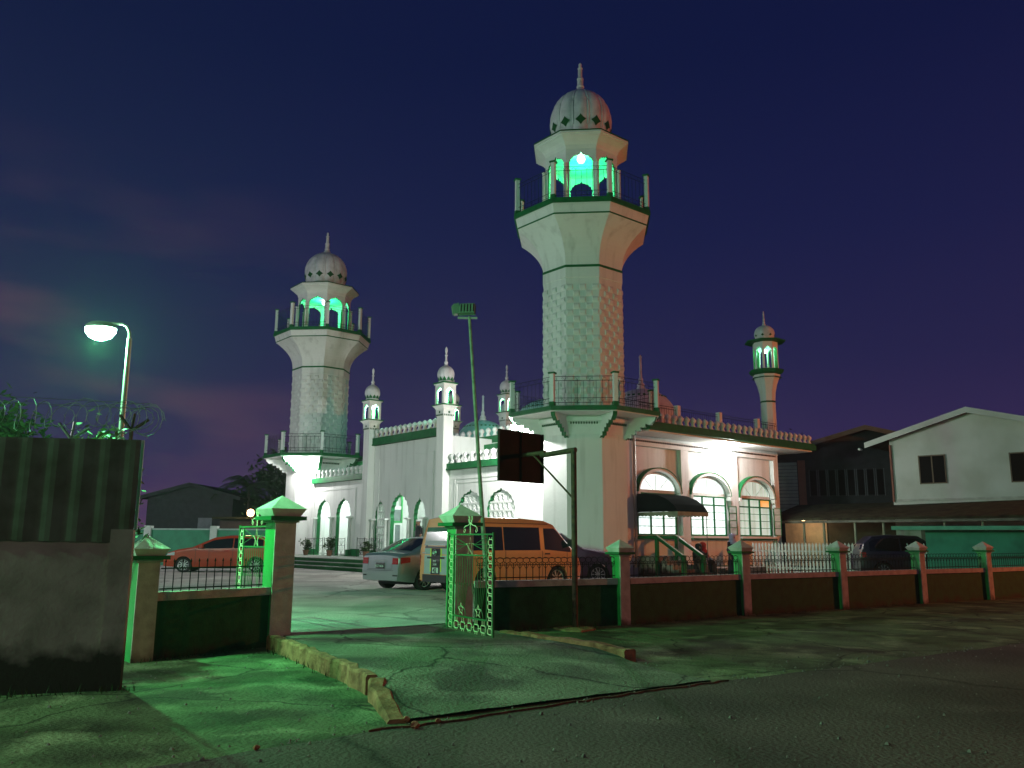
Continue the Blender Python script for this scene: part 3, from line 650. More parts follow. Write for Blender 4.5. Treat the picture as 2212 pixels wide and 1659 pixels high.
for x0, x1, pm in WIN:
    c_ = (x0 + x1) / 2; a = (x1 - x0) / 2; w = M(); y = -.80
    for xx in (x0, x0 + (x1 - x0) / 3, x1 - (x1 - x0) / 3, x1): w.box(xx - .03, xx + .03, y - .04, y + .02, 1.77, 3.48)
    for zz in (1.79, 3.10, 3.46): w.box(x0, x1, y - .035, y + .015, zz - .03, zz + .03)
    for zz in (2.13, 2.46, 2.78): w.box(x0, x1, y - .025, y + .01, zz - .012, zz + .012)
    wo = w.build('window', GR, MQ)
    q = M(); q.box(x0, x1, y + .03, y + .05, 1.77, 3.48); q.build('lit_pane', pm, wo)
    q = M(); q.sheet([(c_ + a * math.cos(t), 3.62 + .66 * math.sin(t)) for t in [math.pi * k / 16 for k in range(17)]], [], (0, y + .06, 0), EX, EZ, -EY, .02); q.build('fanlight_pane', pm if pm is PANE1 else PANE2, wo)
    q = M()
    for t in (50, 90, 130): q.tube([(c_ + a * .25 * math.cos(R(t)), y + .03, 3.63), (c_ + a * .96 * math.cos(R(t)), y + .03, 3.62 + .62 * math.sin(R(t)))], .014, 4)
    q.build('glazing_bars', WH2, wo)
    q = M(); q.box(x0 - .14, x1 + .14, -1.06, -.79, 1.66, 1.75); q.build('sill', WH2, wo); q = M(); q.box(x0 - .14, x1 + .14, -1.05, -.79, 1.60, 1.655); q.build('sill_edge', GR, wo)
    # curved hood above the fanlight
    q = M(); n = 20; o1 = [(c_ + (a + .16) * math.cos(math.pi * k / n), 3.50 + 1.0 * math.sin(math.pi * k / n)) for k in range(n + 1)]; o2 = [(c_ + (a + .08) * math.cos(math.pi * k / n), 3.52 + .86 * math.sin(math.pi * k / n)) for k in range(n + 1)]
    q.sheet(o1 + o2[::-1], [], (0, -1.04, 0), EX, EZ, -EY, .235); q.build('window_hood', WH2, wo)
    q = M(); o3 = [(c_ + (a + .19) * math.cos(math.pi * k / n), 3.50 + 1.045 * math.sin(math.pi * k / n)) for k in range(n + 1)]; q.sheet(o3 + [(x_, z_) for x_, z_ in [(c_ + (a + .162) * math.cos(math.pi * k / n), 3.50 + 1.003 * math.sin(math.pi * k / n)) for k in range(n, -1, -1)]], [], (0, -1.06, 0), EX, EZ, -EY, .25); q.build('hood_edge', GR, wo)
    for sg in (-1, 1): q = M(); q.box(c_ + sg * (a + .14) - .07, c_ + sg * (a + .14) + .07, -1.06, -.79, 3.32, 3.49); q.build('corbel', WH2, wo)
    if pm is PANE2:
        q = M(); q.box(x1 - (x1 - x0) / 3 + .04, x1 - .05, y + .012, y + .026, 3.14, 3.43); q.build('orange_pane', ORPANE, wo)
# open casement leaves standing out from the second and third windows
for x0, x1, pm in WIN[1:]:
    w = M(); h0 = Vector((x1, -1.0, 0)); d = Vector((.90, -.436, 0)); L = .36
    for k in (0, 1): p = h0 + d * (L * k); w.obox(p + EZ * 1.8, d, Vector((d.y, -d.x, 0)), EZ, .04, .03, 1.28)
    for zz in (1.8, 2.12, 2.44, 2.76, 3.06): w.obox(h0 + d * (L / 2) + EZ * zz, d, Vector((d.y, -d.x, 0)), EZ, L, .02, .025)
    wo = w.build('casement', GR, MQ); q = M(); q.obox(h0 + d * (L / 2) + EZ * 1.8, d, Vector((d.y, -d.x, 0)), EZ, L - .03, .006, 1.27); q.build('pane', mat('lit_look_open_pane', (.55, .62, .58), rough=.3, noise=.2, nscale=4), wo)  # pale pane colour stands in for the lit pilaster seen through clear glass
# --- flat roof with eave
q = M(); q.box(1.4, 13.35, -2.2, 25.4, 5.795, 5.86); q.build('eave_soffit', WH2, MQ)
q = M(); q.box(1.3, 13.5, -2.35, 25.5, 5.865, 6.10); q.build('roof_edge', GR, MQ)
parapet('parapet', (1.6, -2.15), (13.4, -2.15), 6.105, 6.15, 29, w=.3, s=1.1)
for k, x in enumerate((4.0, 6.9, 9.8)): rp_ = M(); rp_.box(x - .1, x + .1, -1.65, -1.45, 6.1, 7.15); rp_.build('roof_post', WH2, MQ)
q = M()
for zz in (6.35, 6.95, 7.05): q.tube([(1.6, -1.55, zz), (11.4, -1.55, zz)], .012, 4)
for i in range(66): x = 1.65 + i * .15; q.tube([(x, -1.55, 6.3), (x, -1.55, 7.0)], .008, 4)
q.build('roof_railing', IRON, MQ)
fx = M(); fx.box(-.16, .16, -.1, .1, -.12, .12); fo = fx.build('eave_floodlight', FLD, MQ); fo.location = (7.55, -1.75, 5.66)
lamp('eave_light', (7.55, -1.6, 5.42), LIGHT['flood'] * .75, WHITE, MQ, r=.16)
# drain pipe
q = M(); q.tube([(1.72, -1.12, .5), (1.72, -1.12, 5.75)], .06, 8); q.build('drain_pipe', GALV, MQ)
# --- domes on the roof
def dome(x, y, z0, r, fin=1.5, m_=DOMEG, drum=.5):
    q = M(); rr = lambda a, z: 1
    pr = [(r * 1.02, z0), (r * 1.02, z0 + drum * .5), (r, z0 + drum * .5 + .02)] + [(r * math.cos(t), z0 + drum * .5 + r * .95 * math.sin(t)) for t in [R(k) for k in range(4, 90, 5)]] + [(.01, z0 + drum * .5 + r * .96)]
    q.lathe(x, y, pr, 40); d = q.build('dome', m_, MQ, smooth=45); zt = z0 + drum * .5 + r * .95
    q = M(); q.lathe(x, y, [(.26, zt - .04), (.17, zt + .15), (.2, zt + .2), (.1, zt + .35), (.12, zt + .5), (.07, zt + .6), (.055, zt + fin * .9), (.085, zt + fin * .93), (.01, zt + fin)], 10); q.build('finial', DOMEW, d, smooth=40)
    q = M()
    for k in range(30):
        a = 2 * math.pi * k / 30; t = R(46); q.obox((x + r * 1.0 * math.cos(t) * math.cos(a), y + r * math.cos(t) * math.sin(a), z0 + drum * .5 + r * .95 * math.sin(t) - .05), (-math.sin(a), math.cos(a), 0), (math.cos(a), math.sin(a), 0), EZ, .12, .05, .1)
    q.build('band_ornament', GR, d)
dome(7.7, 16.5, 6.1, 1.72, drum=2.1, fin=1.6); dome(6.2, 8.9, 6.1, 2.0, drum=2.0, fin=1.7); dome(7.3, 3.3, 6.1, 1.75, drum=2.3, m_=DOMEW, fin=1.75)
# --- square lantern turrets
def ribs(n, amp): return lambda a, z: 1 - amp + amp * abs(math.sin(n * a / 2)) ** .5
def bulb_dome(parent, x, y, z0, r, h, n=12, amp=.05, petals=None, diamonds=None, fin=1.0, m_=DOMEW, vase=True):
    B = .44
    prof = [(r * .78, z0)] + [(r * (.78 + .22 * math.sin(1.5708 * k)), z0 + h * B * k) for k in (.2, .4, .6, .8, 1)] + [(r * math.cos(R(t)) ** .92, z0 + h * B + h * (.98 - B) * math.sin(R(t))) for t in (12, 24, 36, 48, 59, 69, 77, 83)] + [(.02, z0 + h)]
    q = M(); q.lathe(x, y, prof, n * 6, 0, mod=ribs(n, amp)); d = q.build('dome', m_, parent, smooth=35)
    def surf(a, t, off=.012):   # t: height fraction
        z = z0 + h * t
        rr = r * (.78 + .22 * math.sin(1.5708 * min(1, t / B))) if t < B else r * math.cos(math.asin(min(1, (t - B) / (.98 - B)))) ** .92
        rr *= 1.0; return Vector((x + (rr + off) * math.cos(a), y + (rr + off) * math.sin(a), z))
    q = M()
    if petals:
        for k in range(petals):
            a = 2 * math.pi * (k + .5) / petals; w = math.pi / petals * .95
            q.poly([surf(a - w, .04), surf(a + w, .04), surf(a + w * .72, .16), surf(a, .27), surf(a - w * .72, .16)])
        q.build('green_petals', GR, d, fix=False)
    if diamonds:
        for k in range(n):
            a = 2 * math.pi * (k + .5) / n; w = .18; t0 = .28; dt = .082
            pts = []
            for i in range(8):
                t = 2 * math.pi * i / 8; kk = 1 if i % 2 == 0 else .62; pts.append(surf(a + w * kk * math.cos(t), t0 + dt * kk * math.sin(t), .02))
            q.poly(pts)
        q.build('green_diamonds', DG, d, fix=False)
    q = M()
    for k in range(n): a = 2 * math.pi * k / n; q.tube([surf(a, t_, -r * amp * .75) for t_ in (.22, .35, .48, .6, .7, .8, .88, .94, .97)], r * .034, 5)
    q.build('dome_ribs', DOMEW, d)
    z = z0 + h; q = M(); f = fin
    if vase: pr = [(r * .30, z - h * .05), (r * .16, z + .08 * f), (r * .24, z + .12 * f), (r * .24, z + .18 * f), (r * .13, z + .24 * f), (r * .10, z + .46 * f), (r * .19, z + .54 * f), (r * .08, z + .60 * f), (r * .16, z + .78 * f), (r * .15, z + .88 * f), (r * .05, z + .97 * f), (.005, z + f)]
    else: pr = [(r * .24, z - h * .05), (r * .11, z + .14 * f), (r * .13, z + .18 * f), (r * .10, z + .24 * f), (r * .10, z + .40 * f), (r * .115, z + .44 * f), (r * .075, z + .5 * f), (r * .07, z + .76 * f), (r * .09, z + .8 * f), (r * .045, z + .84 * f), (r * .05, z + .95 * f), (.005, z + f)]
    q.lathe(x, y, pr, 10); q.build('finial', DOMEW, d, smooth=40)
    return d
def lantern_box(q, x, y, a, z0, z1, zs, za, ow, th=.10):
    for e, n_ in ((EX, -EY), (EY, EX), (-EX, EY), (-EY, -EX)):
        o = Vector((x, y, 0)) + n_ * a
        q.sheet([(-a + (.0), z0), (a, z0), (a, z1), (-a, z1)] if e in (EX, -EX) else [(-a + th + .002, z0), (a - th - .002, z0), (a - th - .002, z1), (-a + th + .002, z1)], [opening(0, ow, z0 + .04, zs, za, lobes=3, tip=.06)], o, e, EZ, n_, th, 0, 1)
def turret(x, y, z0, zl, k=1.0, glow=110):
    "square pier from z0, ledge at zl, lantern and bulb dome above"
    w, lw, gw, ew = .28, .35, .47, .43
    q = M(); q.box(x - w, x + w, y - w, y + w, z0, zl - .54); q.box(x - w - .035, x + w + .035, y - w - .035, y + w + .035, zl - .538, zl - .24)
    i = len(q.v)
    for z, ww in ((zl - .238, w + .037), (zl - .18, w + .06), (zl - .12, w + .10), (zl - .07, w + .15), (zl - .055, w + .165)):
        for a, b in ((-1, -1), (1, -1), (1, 1), (-1, 1)): q.pt(x + a * ww, y + b * ww, z)
    for j in range(4):
        for c_ in range(4): q.face((i + 4 * j + c_, i + 4 * j + (c_ + 1) % 4, i + 4 * j + 4 + (c_ + 1) % 4, i + 4 * j + 4 + c_))
    q.face((i + 16, i + 17, i + 18, i + 19))
    t = q.build('turret', WH, MQ)
    q = M(); q.box(x - gw, x + gw, y - gw, y + gw, zl - .053, zl); q.build('green_ledge', GR, t)
    q = M(); zt = zl + .96; lantern_box(q, x, y, lw, zl + .002, zt, zl + .56, zl + .84, .215, th=.06); q.build('lantern', [WH2, GRB], t)
    q = M(); q.box(x - ew + .03, x + ew - .03, y - ew + .03, y + ew - .03, zt + .002, zt + .04); q.build('lantern_eave', WH2, t)
    q = M(); q.box(x - ew, x + ew, y - ew, y + ew, zt + .042, zt + .10); q.build('eave_edge', GR, t)
    q = M(); q.lathe(x, y, [(.36, zt + .102), (.36, zt + .14), (.33, zt + .165)], 24); q.build('dome_base', WH2, t, smooth=40)
    bulb_dome(t, x, y, zt + .155, .41, .80, n=12, amp=.045, petals=12, fin=.93)
    q = M()
    for e, n_ in ((EX, -EY), (EY, -EX)):
        for j in range(6): c_ = Vector((x, y, 0)) + n_ * (w + .04) + e * ((j - 2.5) * .10); q.obox(c_ + EZ * (zl - .54), e, n_, EZ, .05, .02, .08)
        c_ = Vector((x, y, zl - .36)) + n_ * (w + .038); q.tube([c_, c_ + n_ * .01], .055, 10)
    q.build('dentil_row', DG, t)
    q = M(); q.lathe(x, y, [(.01, zt - .25), (.05, zt - .22), (.065, zt - .17), (.05, zt - .12), (.02, zt - .1)], 10); q.build('lamp_globe', GLOBE, t)
    lamp('lantern_light', (x, y, zt - .33), glow, (.42, 1, .74), MQ, r=.08)
    return t
turret(-1.10, 14.88, .15, 7.79); turret(-1.10, 8.13, .15, 7.79, glow=110)
turret(6.9, 13.25, 6.1, 8.83); turret(8.1, 20.2, 6.1, 9.15); turret(12.7, 20.2, 6.1, 9.0)
# --- octagonal rear corner turret
x, y = 12.05, -.75
q = M(); q.oct([(.34, 6.1), (.33, 8.3), (.36, 8.7), (.44, 9.1), (.56, 9.45), (.62, 9.62)], x, y); t = q.build('turret', WH, MQ)
q = M(); q.oct([(.345, 8.24), (.345, 8.32)], x, y); q.oct([(.63, 9.45), (.66, 9.45), (.66, 9.49), (.63, 9.49)], x, y, caps=False); q.build('green_band', DG, t)
q = M(); q.oct([(.66, 9.64), (.74, 9.72), (.78, 9.80), (.78, 9.86)], x, y); q.build('green_ledge', GR, t)
def oct_lantern(parent, x, y, r, z0, z1, zs, za, ow, th=.1, nm='lantern', mats=None, lobes=3, tip=.06):
    q = M(); s_ = r * math.tan(R(22.5))
    for k in range(8):
        a = R(45 * k); n_ = Vector((math.cos(a), math.sin(a), 0)); e = Vector((-n_.y, n_.x, 0)); o = Vector((x, y, 0)) + n_ * r; si = s_
        q.sheet([(-si, z0), (si, z0), (si, z1), (-si, z1)], [opening(0, ow, z0 + .05, zs, za, lobes=lobes, tip=tip)], o, e, EZ, n_, th, 0, 1)
    return q.build(nm, mats or [WH2, GRB], parent)
oct_lantern(t, x, y, .56, 9.862, 11.25, 10.75, 11.05, .17)
q = M(); q.oct([(.57, 11.252), (.66, 11.26), (.92, 11.28), (.92, 11.34), (.5, 11.42)], x, y); q.build('lantern_eave', GR, t)
bulb_dome(t, x, y, 11.40, .50, .78, n=8, amp=.05, diamonds=True, fin=.75, vase=False)
lamp('lantern_light', (x, y, 10.8), 60, (.3, 1, .65), MQ, r=.12)
q = M(); q.lathe(x, y, [(.01, 10.75), (.08, 10.8), (.09, 10.86), (.02, 10.95)], 10); q.build('lamp_globe', GLOBE, t)
# --- the two great minarets
def minaret(y0, k, bulb):
    Z = lambda z: 6.45 + (z - 6.45) * k
    q = M(); q.oct([(1.635, .15), (1.635, 5.55), (1.66, 5.56), (1.66, 6.0)], 0, y0); mn = q.build('minaret', WH, MQ)
    q = M(); q.oct([(1.655, 5.55), (1.80, 6.02), (1.86, 6.04), (1.86, 6.18), (1.80, 6.25)], 0, y0); q.build('frieze', WH2, mn)
    q = M()
    for f in range(8):
        a = R(45 * f); n_ = Vector((math.cos(a), math.sin(a), 0)); e = Vector((-n_.y, n_.x, 0))
        for j in range(11): q.obox(Vector((0, y0, 5.93)) + n_ * 1.80 + e * ((j - 5) * .10), e, n_, EZ, .05, .05, .08)
    q.build('dentil_row', DG, mn)
    # corner brackets with scalloped lower edge
    for f in range(8):
        a = R(45 * f + 22.5); n_ = Vector((math.cos(a), math.sin(a), 0)); e = Vector((-n_.y, n_.x, 0)); q = M()
        prof = [(1.7, 6.255), (3.02, 6.255), (2.98, 6.12)]
        x_, z_ = 2.86, 6.06
        for sx_, sz_ in ((-.25, -.05), (-.22, -.12), (-.2, -.12), (-.18, -.14), (-.14, -.14)):
            for i in range(1, 6): t_ = math.pi * i / 5; prof.append((x_ + sx_ * i / 5 + .07 * math.sin(t_), z_ + sz_ * i / 5 - .085 * math.sin(t_)))
            x_ += sx_; z_ += sz_
        prof += [(1.74, 5.40), (1.70, 5.40)]
        q.sheet(prof, [], Vector((0, y0, 0)) - e * .09, n_, EZ, -e, .18, 0, 1, 0, 1)
        q.build('bracket', [WH2, GR], mn)
    def deck(r, z0, z1, nm, post_h, rail_h):
        q = M(); q.oct([(r - .06, z0 + .001), (r, z0 + .012), (r, z1), (r - .02, z1)], 0, y0); d = q.build(nm, GR, mn)
        q = M(); q.oct([(r - .07, z0 - .03), (r - .07, z0)], 0, y0); q.build('soffit', WH2, mn)
        q = M(); rc = (r - .13) / math.cos(R(22.5)); cs = [Vector((rc * math.cos(R(45 * f + 22.5)), y0 + rc * math.sin(R(45 * f + 22.5)), z1)) for f in range(8)]
        for f in range(8):
            a, b = cs[f], cs[(f + 1) % 8]; e = (b - a).normalized(); L = (b - a).length
            for zz in (.13, .30, rail_h - .16, rail_h): q.tube([a + EZ * zz, b + EZ * zz], .011, 4)
            nb = 10
            for j in range(1, nb): p = a + e * (L * j / nb); q.tube([p + EZ * .05, p + EZ * (rail_h - .16)], .009, 4)
            for j in (2, 4, 6, 8):
                p = a + e * (L * j / nb)
                for sg in (-1, 1):
                    for zz, sz_ in ((rail_h - .01, -1), (.29, -1)): q.tube([p + EZ * (zz - .14), p + e * (sg * .03) + EZ * (zz - .07), p + e * (sg * .09) + EZ * (zz - .02), p + e * (sg * .12) + EZ * (zz - .06), p + e * (sg * .09) + EZ * (zz - .09)], .006, 3)
        q.build('railing', IRON, d)
        for c_ in cs:
            q = M(); n_ = Vector((c_.x, c_.y - y0, 0)).normalized(); e = Vector((-n_.y, n_.x, 0)); q.obox(c_ + EZ * .16, e, n_, EZ, .16, .16, post_h - .16); q.obox(c_ , e, n_, EZ, .19, .19, .158, 1); q.obox(c_ + EZ * (post_h + .001), e, n_, EZ, .25, .25, .06, 1)
            q.build('railing_post', [WH2, GR], d)
        return d
    deck(2.95, 6.29, 6.46, 'lower_balcony', 1.22, 1.12)
    r = 1.59
    q = M(); q.oct([(r, 6.47), (r, Z(11.83)), (r + .03, Z(11.85)), (r + .03, Z(12.26))], 0, y0); q.build('shaft', WH, mn)
    q = M(); s_ = r * math.tan(R(22.5)); c0 = .262; nc = 5; zz = 6.6
    j = 0
    while zz + c0 < Z(11.8):
        for f in range(8):
            a = R(45 * f); n_ = Vector((math.cos(a), math.sin(a), 0)); e = Vector((-n_.y, n_.x, 0))
            for i in range(nc):
                if (i + j) % 2: continue
                u = (i - (nc - 1) / 2) * (2 * s_ / nc * .96); o = Vector((0, y0, zz)) + n_ * (r + .001) + e * u; hw = s_ / nc * .93; b = len(q.v)
                for (du, dz_, dn) in ((-hw, 0, 0), (hw, 0, 0), (hw, c0, 0), (-hw, c0, 0), (-hw * .84, c0 * .34, .05), (hw * .84, c0 * .34, .05), (hw * .84, c0 * .66, .05), (-hw * .84, c0 * .66, .05)): q.pt(*(o + e * du + EZ * dz_ + n_ * dn))
                for t_ in ((4, 5, 6, 7), (0, 1, 5, 4), (1, 2, 6, 5), (2, 3, 7, 6), (3, 0, 4, 7)): q.face([b + v for v in t_])
        zz += c0; j += 1
    q.build('basketweave_relief', WH, mn, fix=False)
    q = M(); q.oct([(r + .04, Z(12.262)), (r + .04, Z(12.36))], 0, y0); q.build('green_band', GR, mn)
    prof = [(r + .02, Z(12.362))]
    for i in range(1, 11): t_ = i / 10; prof.append((r + .03 + 1.0 * t_ ** 2.3, Z(12.36 + 1.75 * t_)))
    q = M(); q.oct(prof, 0, y0); q.build('flare', WH, mn)
    q = M(); q.oct([(2.63, Z(14.112)), (2.63, Z(14.17))], 0, y0); q.build('green_band', GR, mn)
    q = M(); q.oct([(2.62, Z(14.172)), (2.70, Z(14.50))], 0, y0); q.build('balcony_fascia', WH, mn)
    deck(2.78, Z(14.54), Z(14.74), 'upper_balcony', 1.50, 1.32)
    b0 = Z(14.74) + .002
    oct_lantern(mn, 0, y0, 1.50, b0, b0 + 2.66 * k, b0 + 1.98 * k, b0 + 2.52 * k, .50, th=.07, nm='belvedere', mats=[WH2, DG], lobes=4, tip=.1)
    for f in range(8):
        q = M(); a = R(45 * f + 22.5); c_ = 1.56 / math.cos(R(22.5)); q.lathe(c_ * math.cos(a), y0 + c_ * math.sin(a), [(.10, b0), (.10, b0 + .25), (.075, b0 + .3), (.07, b0 + 1.95 * k), (.1, b0 + 2.0 * k)], 8); q.build('column', WH2, mn, smooth=40)
    z1 = b0 + 2.662 * k
    q = M(); q.oct([(1.40, z1 - .03), (1.52, z1), (1.56, z1 + .14), (1.66, z1 + .26), (1.82, z1 + .38), (1.90, z1 + .42), (1.90, z1 + .46), (1.97, z1 + .48), (1.97, z1 + .55)], 0, y0); q.build('cornice', WH2, mn)
    q = M(); q.oct([(1.99, z1 + .552), (1.99, z1 + .60), (1.2, z1 + .68)], 0, y0); q.build('cornice_edge', DG, mn)
    bulb_dome(mn, 0, y0, z1 + .66, 1.34, 2.68 * k, n=12, amp=.055, diamonds=True, fin=1.42, vase=False)
    lamp('belvedere_light', (0, y0, b0 + 1.9 * k), 150, (.0, 1, .33), MQ, r=.16)
    q = M(); q.lathe(0, y0, [(.02, -.17), (.12, -.12), (.17, 0), (.12, .12), (.02, .17)], 14); g_ = q.build('lamp_globe', GLOBE if bulb else GLOBE, mn, smooth=60); g_.location = (-.76, -.76, b0 + 2.36 * k) if bulb else (0, 0, b0 + 2.45 * k)
minaret(0, 1.0, True); minaret(23.1, .915, False)
# flood lamps under the lower balconies
for (x, y, z, pw) in ((-2.05, 21.35, 5.95, 1.0), (-2.0, 1.9, 6.05, 2.8)):
    q = M(); q.box(-.12, .12, -.16, .16, -.1, .1); o = q.build('balcony_floodlight', FLD, MQ); o.location = (x, y, z)
    lamp('balcony_light', (x - .05, y, z - .22), LIGHT['flood'] * pw, WHITE, MQ, r=.14)
# off-frame street lamps that light the street
def off_lamp(loc, col, pw, name, label, m_):
    t = thing('street_lamp', label, 'street lamp', (loc[0], loc[1], 0)); q = M(); q.tube([(0, 0, 0), (0, 0, loc[2])], [.09, .06], 8); q.build('pole', GALV, t)
    q = M(); q.box(-.3, .3, -.15, .15, loc[2], loc[2] + .15); hd = q.build('lamp_head', GALV, t); q = M(); q.box(-.25, .25, -.12, .12, loc[2] - .06, loc[2] - .002); q.build('lens', m_, hd)
    lamp(name, (loc[0], loc[1], loc[2] - .3), pw, col, r=.2)
off_lamp((38, 24.0, 9), SODIUM, LIGHT['sodium'], 'sodium_light', 'orange sodium street lamp beyond the right edge', emis('sodium_glow', (1, .5, .15), 20))
off_lamp((-21.5, 3.3, 9), COOL, LIGHT['fill'], 'mercury_light', 'white street lamp beyond the left edge', LAMPW)
# =================================================================== vehicles (local x = forwards from the rear bumper, y = left)
def lerp_pts(pts, x):
    if x <= pts[0][0]: return pts[0][1]
    for (a, za), (b, zb) in zip(pts, pts[1:]):
        if x <= b: return za + (zb - za) * (x - a) / (b - a) if b > a else zb
    return pts[-1][1]
class Car:
    def __init__(s, name, label, cat, loc, heading, L, W, top, belt, wheels, paint, zb=.22, wr=.31, tum=.28, group=None):
        s.L, s.W, s.top, s.belt, s.tum, s.zb, s.wheels, s.wr = L, W, top, belt, tum, zb, wheels, wr
        s.t = thing(name, label, cat, loc, R(90 - heading), group)
        xs = sorted(set([0, .02, .05, .1, .16] + [L * i / 64 for i in range(65)] + [L - .02, L - .05, L - .1, L - .16] + [p[0] for p in top if 0 <= p[0] <= L]))
        q = M(); rings = []; nz = 12; ny = 8
        for x in xs:
            lo, hi = s.lo(x), s.hi(x); ring = []
            for k in range(nz + 1): z = lo + (hi - lo) * k / nz; ring.append((x, -s.side(x, z), z))
            w = s.side(x, hi)
            for k in range(1, ny): y = -w + 2 * w * k / ny; ring.append((x, y, hi + .035 * (1 - (y / w) ** 2)))
            for k in range(nz, -1, -1): z = lo + (hi - lo) * k / nz; ring.append((x, s.side(x, z), z))
            rings.append([q.pt(*p) for p in ring])
        m_ = len(rings[0])
        for a, b in zip(rings, rings[1:]):
            for k in range(m_): q.face((a[k], a[(k + 1) % m_], b[(k + 1) % m_], b[k]))
        q.face(rings[0]); q.face(rings[-1][::-1])
        s.body = q.build('body', paint, s.t, smooth=32)
        for wx in wheels:
            for sd in (-1, 1): s.wheel(wx, sd)
        q = M(); q.box(wheels[0] - .45, wheels[-1] + .45, -W / 2 + .26, W / 2 - .26, .16, zb + .3); q.build('underbody', BLK, s.t)
    def lo(s, x):
        z = s.zb + .06 * max(0, 1 - x / .5) + .04 * max(0, 1 - (s.L - x) / .5)
        for wx in s.wheels:
            d = abs(x - wx); r = s.wr + .055
            if d < r: z = max(z, s.wr + math.sqrt(r * r - d * d) - .01)
        return z
    def hi(s, x): return lerp_pts(s.top, x)
    def side(s, x, z):
        e = min(x, s.L - x); p = 1 - .13 * max(0, 1 - e / .55) ** 2
        w = s.W / 2 * p
        if z > s.belt: w -= s.tum * (z - s.belt)
        w -= .05 * max(0, (s.zb + .25 - z) / .25) if z < s.zb + .25 else 0
        hz = s.hi(x); w -= .05 * max(0, 1 - (hz - z) / .07) ** 2
        return w
    def wheel(s, wx, sd):
        y0 = sd * (s.W / 2 - .02); y1 = sd * (s.W / 2 - .22); r = s.wr; q = M(); rows = []
        for rr, y in ((r - .09, y0 - sd * .03), (r - .02, y0), (r, y0 - sd * .02), (r, y1), (r - .1, y1)):
            rows.append([q.pt(wx + rr * math.cos(2 * math.pi * k / 28), y, r + rr * math.sin(2 * math.pi * k / 28)) for k in range(28)])
        for a, b in zip(rows, rows[1:]):
            for k in range(28): q.face((a[k], a[(k + 1) % 28], b[(k + 1) % 28], b[k]))
        q.face(rows[-1])
        w = q.build('wheel', TYRE, s.t, smooth=40)
        q = M(); c_ = q.pt(wx, y0 - sd * .045, r); n_ = 28
        ring = [q.pt(wx + (r - .085) * math.cos(2 * math.pi * k / n_), y0 - sd * .02, r + (r - .085) * math.sin(2 * math.pi * k / n_)) for k in range(n_)]
        ring2 = [q.pt(wx + (r - .105) * math.cos(2 * math.pi * k / n_), y0 - sd * .04, r + (r - .105) * math.sin(2 * math.pi * k / n_)) for k in range(n_)]
        for k in range(n_): q.face((ring[k], ring[(k + 1) % n_], ring2[(k + 1) % n_], ring2[k]))
        for k in range(10):
            a = 2 * math.pi * k / 10; u = Vector((math.cos(a), 0, math.sin(a))); v = Vector((-math.sin(a), 0, math.cos(a)))
            q.obox(Vector((wx, y0 - sd * .04, r)) + u * .0, u, v, Vector((0, sd, 0)), .04, .04, .012)
            q.obox(Vector((wx, y0 - sd * .045, r)) + u * (r - .1) * .52, u, v, Vector((0, sd, 0)), (r - .1) * .95, .03, .015)
        q.lathe(0, 0, [(.001, 0)], 3) if False else None
        q.build('rim', RIM, w)
        q = M(); q.poly([(wx + (r - .09) * math.cos(2 * math.pi * k / 20), y0 - sd * .06, r + (r - .09) * math.sin(2 * math.pi * k / 20)) for k in range(20)]); q.build('brake_disc', BLK, w)
    def side_panel(s, nm, x0, x1, zl, zh, m_, sides=(-1, 1), off=.006, n=10, parent=None):
        "panel laid on the body side; zl and zh are functions of x"
        for sd in sides:
            q = M(); g = []
            for i in range(n + 1):
                x = x0 + (x1 - x0) * i / n; col_ = []
                for k in range(5): z = zl(x) + (zh(x) - zl(x)) * k / 4; col_.append(q.pt(x, sd * (s.side(x, z) + off), z))
                g.append(col_)
            for i in range(n):
                for k in range(4): q.face((g[i][k], g[i + 1][k], g[i + 1][k + 1], g[i][k + 1]))
            q.build(nm, m_, parent or s.t, smooth=40, fix=False)
    def top_panel(s, nm, x0, x1, f0, f1, m_, off=.008, n=8, parent=None):
        "panel laid over the top surface between x0 and x1, covering fractions f0..f1 of its half width"
        q = M(); g = []
        for i in range(n + 1):
            x = x0 + (x1 - x0) * i / n; z = s.hi(x); w = s.side(x, z); ff = f0 + (f1 - f0) * i / n
            dx = .01; sl = (s.hi(x + dx) - s.hi(x - dx)) / (2 * dx); nx, nzv = -sl, 1; l = math.hypot(nx, nzv); nx /= l; nzv /= l
            g.append([q.pt(x + nx * off, w * ff * k / 4, z + .035 * (1 - (ff * k / 4) ** 2) + nzv * off) for k in range(-4, 5)])
        for i in range(n):
            for k in range(8): q.face((g[i][k], g[i + 1][k], g[i + 1][k + 1], g[i][k + 1]))
        q.build(nm, m_, parent or s.t, smooth=40, fix=False)
    def rear_panel(s, nm, y0, y1, z0, z1, m_, off=.012, parent=None, front=False):
        q = M(); n = 6; g = []
        def bx(y, z):   # x where the body surface is at height z
            xs = [i * .01 for i in range(0, 80)]
            if front: xs = [s.L - x for x in xs]
            for x in xs:
                if s.hi(x) >= z and s.side(x, z) >= abs(y): return x
            return xs[-1]
        for i in range(n + 1):
            y = y0 + (y1 - y0) * i / n; g.append([q.pt(bx(y, z0 + (z1 - z0) * k / 4) + (off if front else -off), y, z0 + (z1 - z0) * k / 4) for k in range(5)])
        for i in range(n):
            for k in range(4): q.face((g[i][k], g[i + 1][k], g[i + 1][k + 1], g[i][k + 1]))
        return q.build(nm, m_, parent or s.t, fix=False)
    def seam(s, x, z0, z1, sides=(-1, 1)):
        for sd in sides:
            q = M(); q.tube([(x, sd * (s.side(x, z0 + (z1 - z0) * k / 8) + .002), z0 + (z1 - z0) * k / 8) for k in range(9)], .006, 4); q.build('door_gap', BLK, s.t)
    def box(s, nm, m_, *b, parent=None): q = M(); q.box(*b); return q.build(nm, m_, parent or s.t)
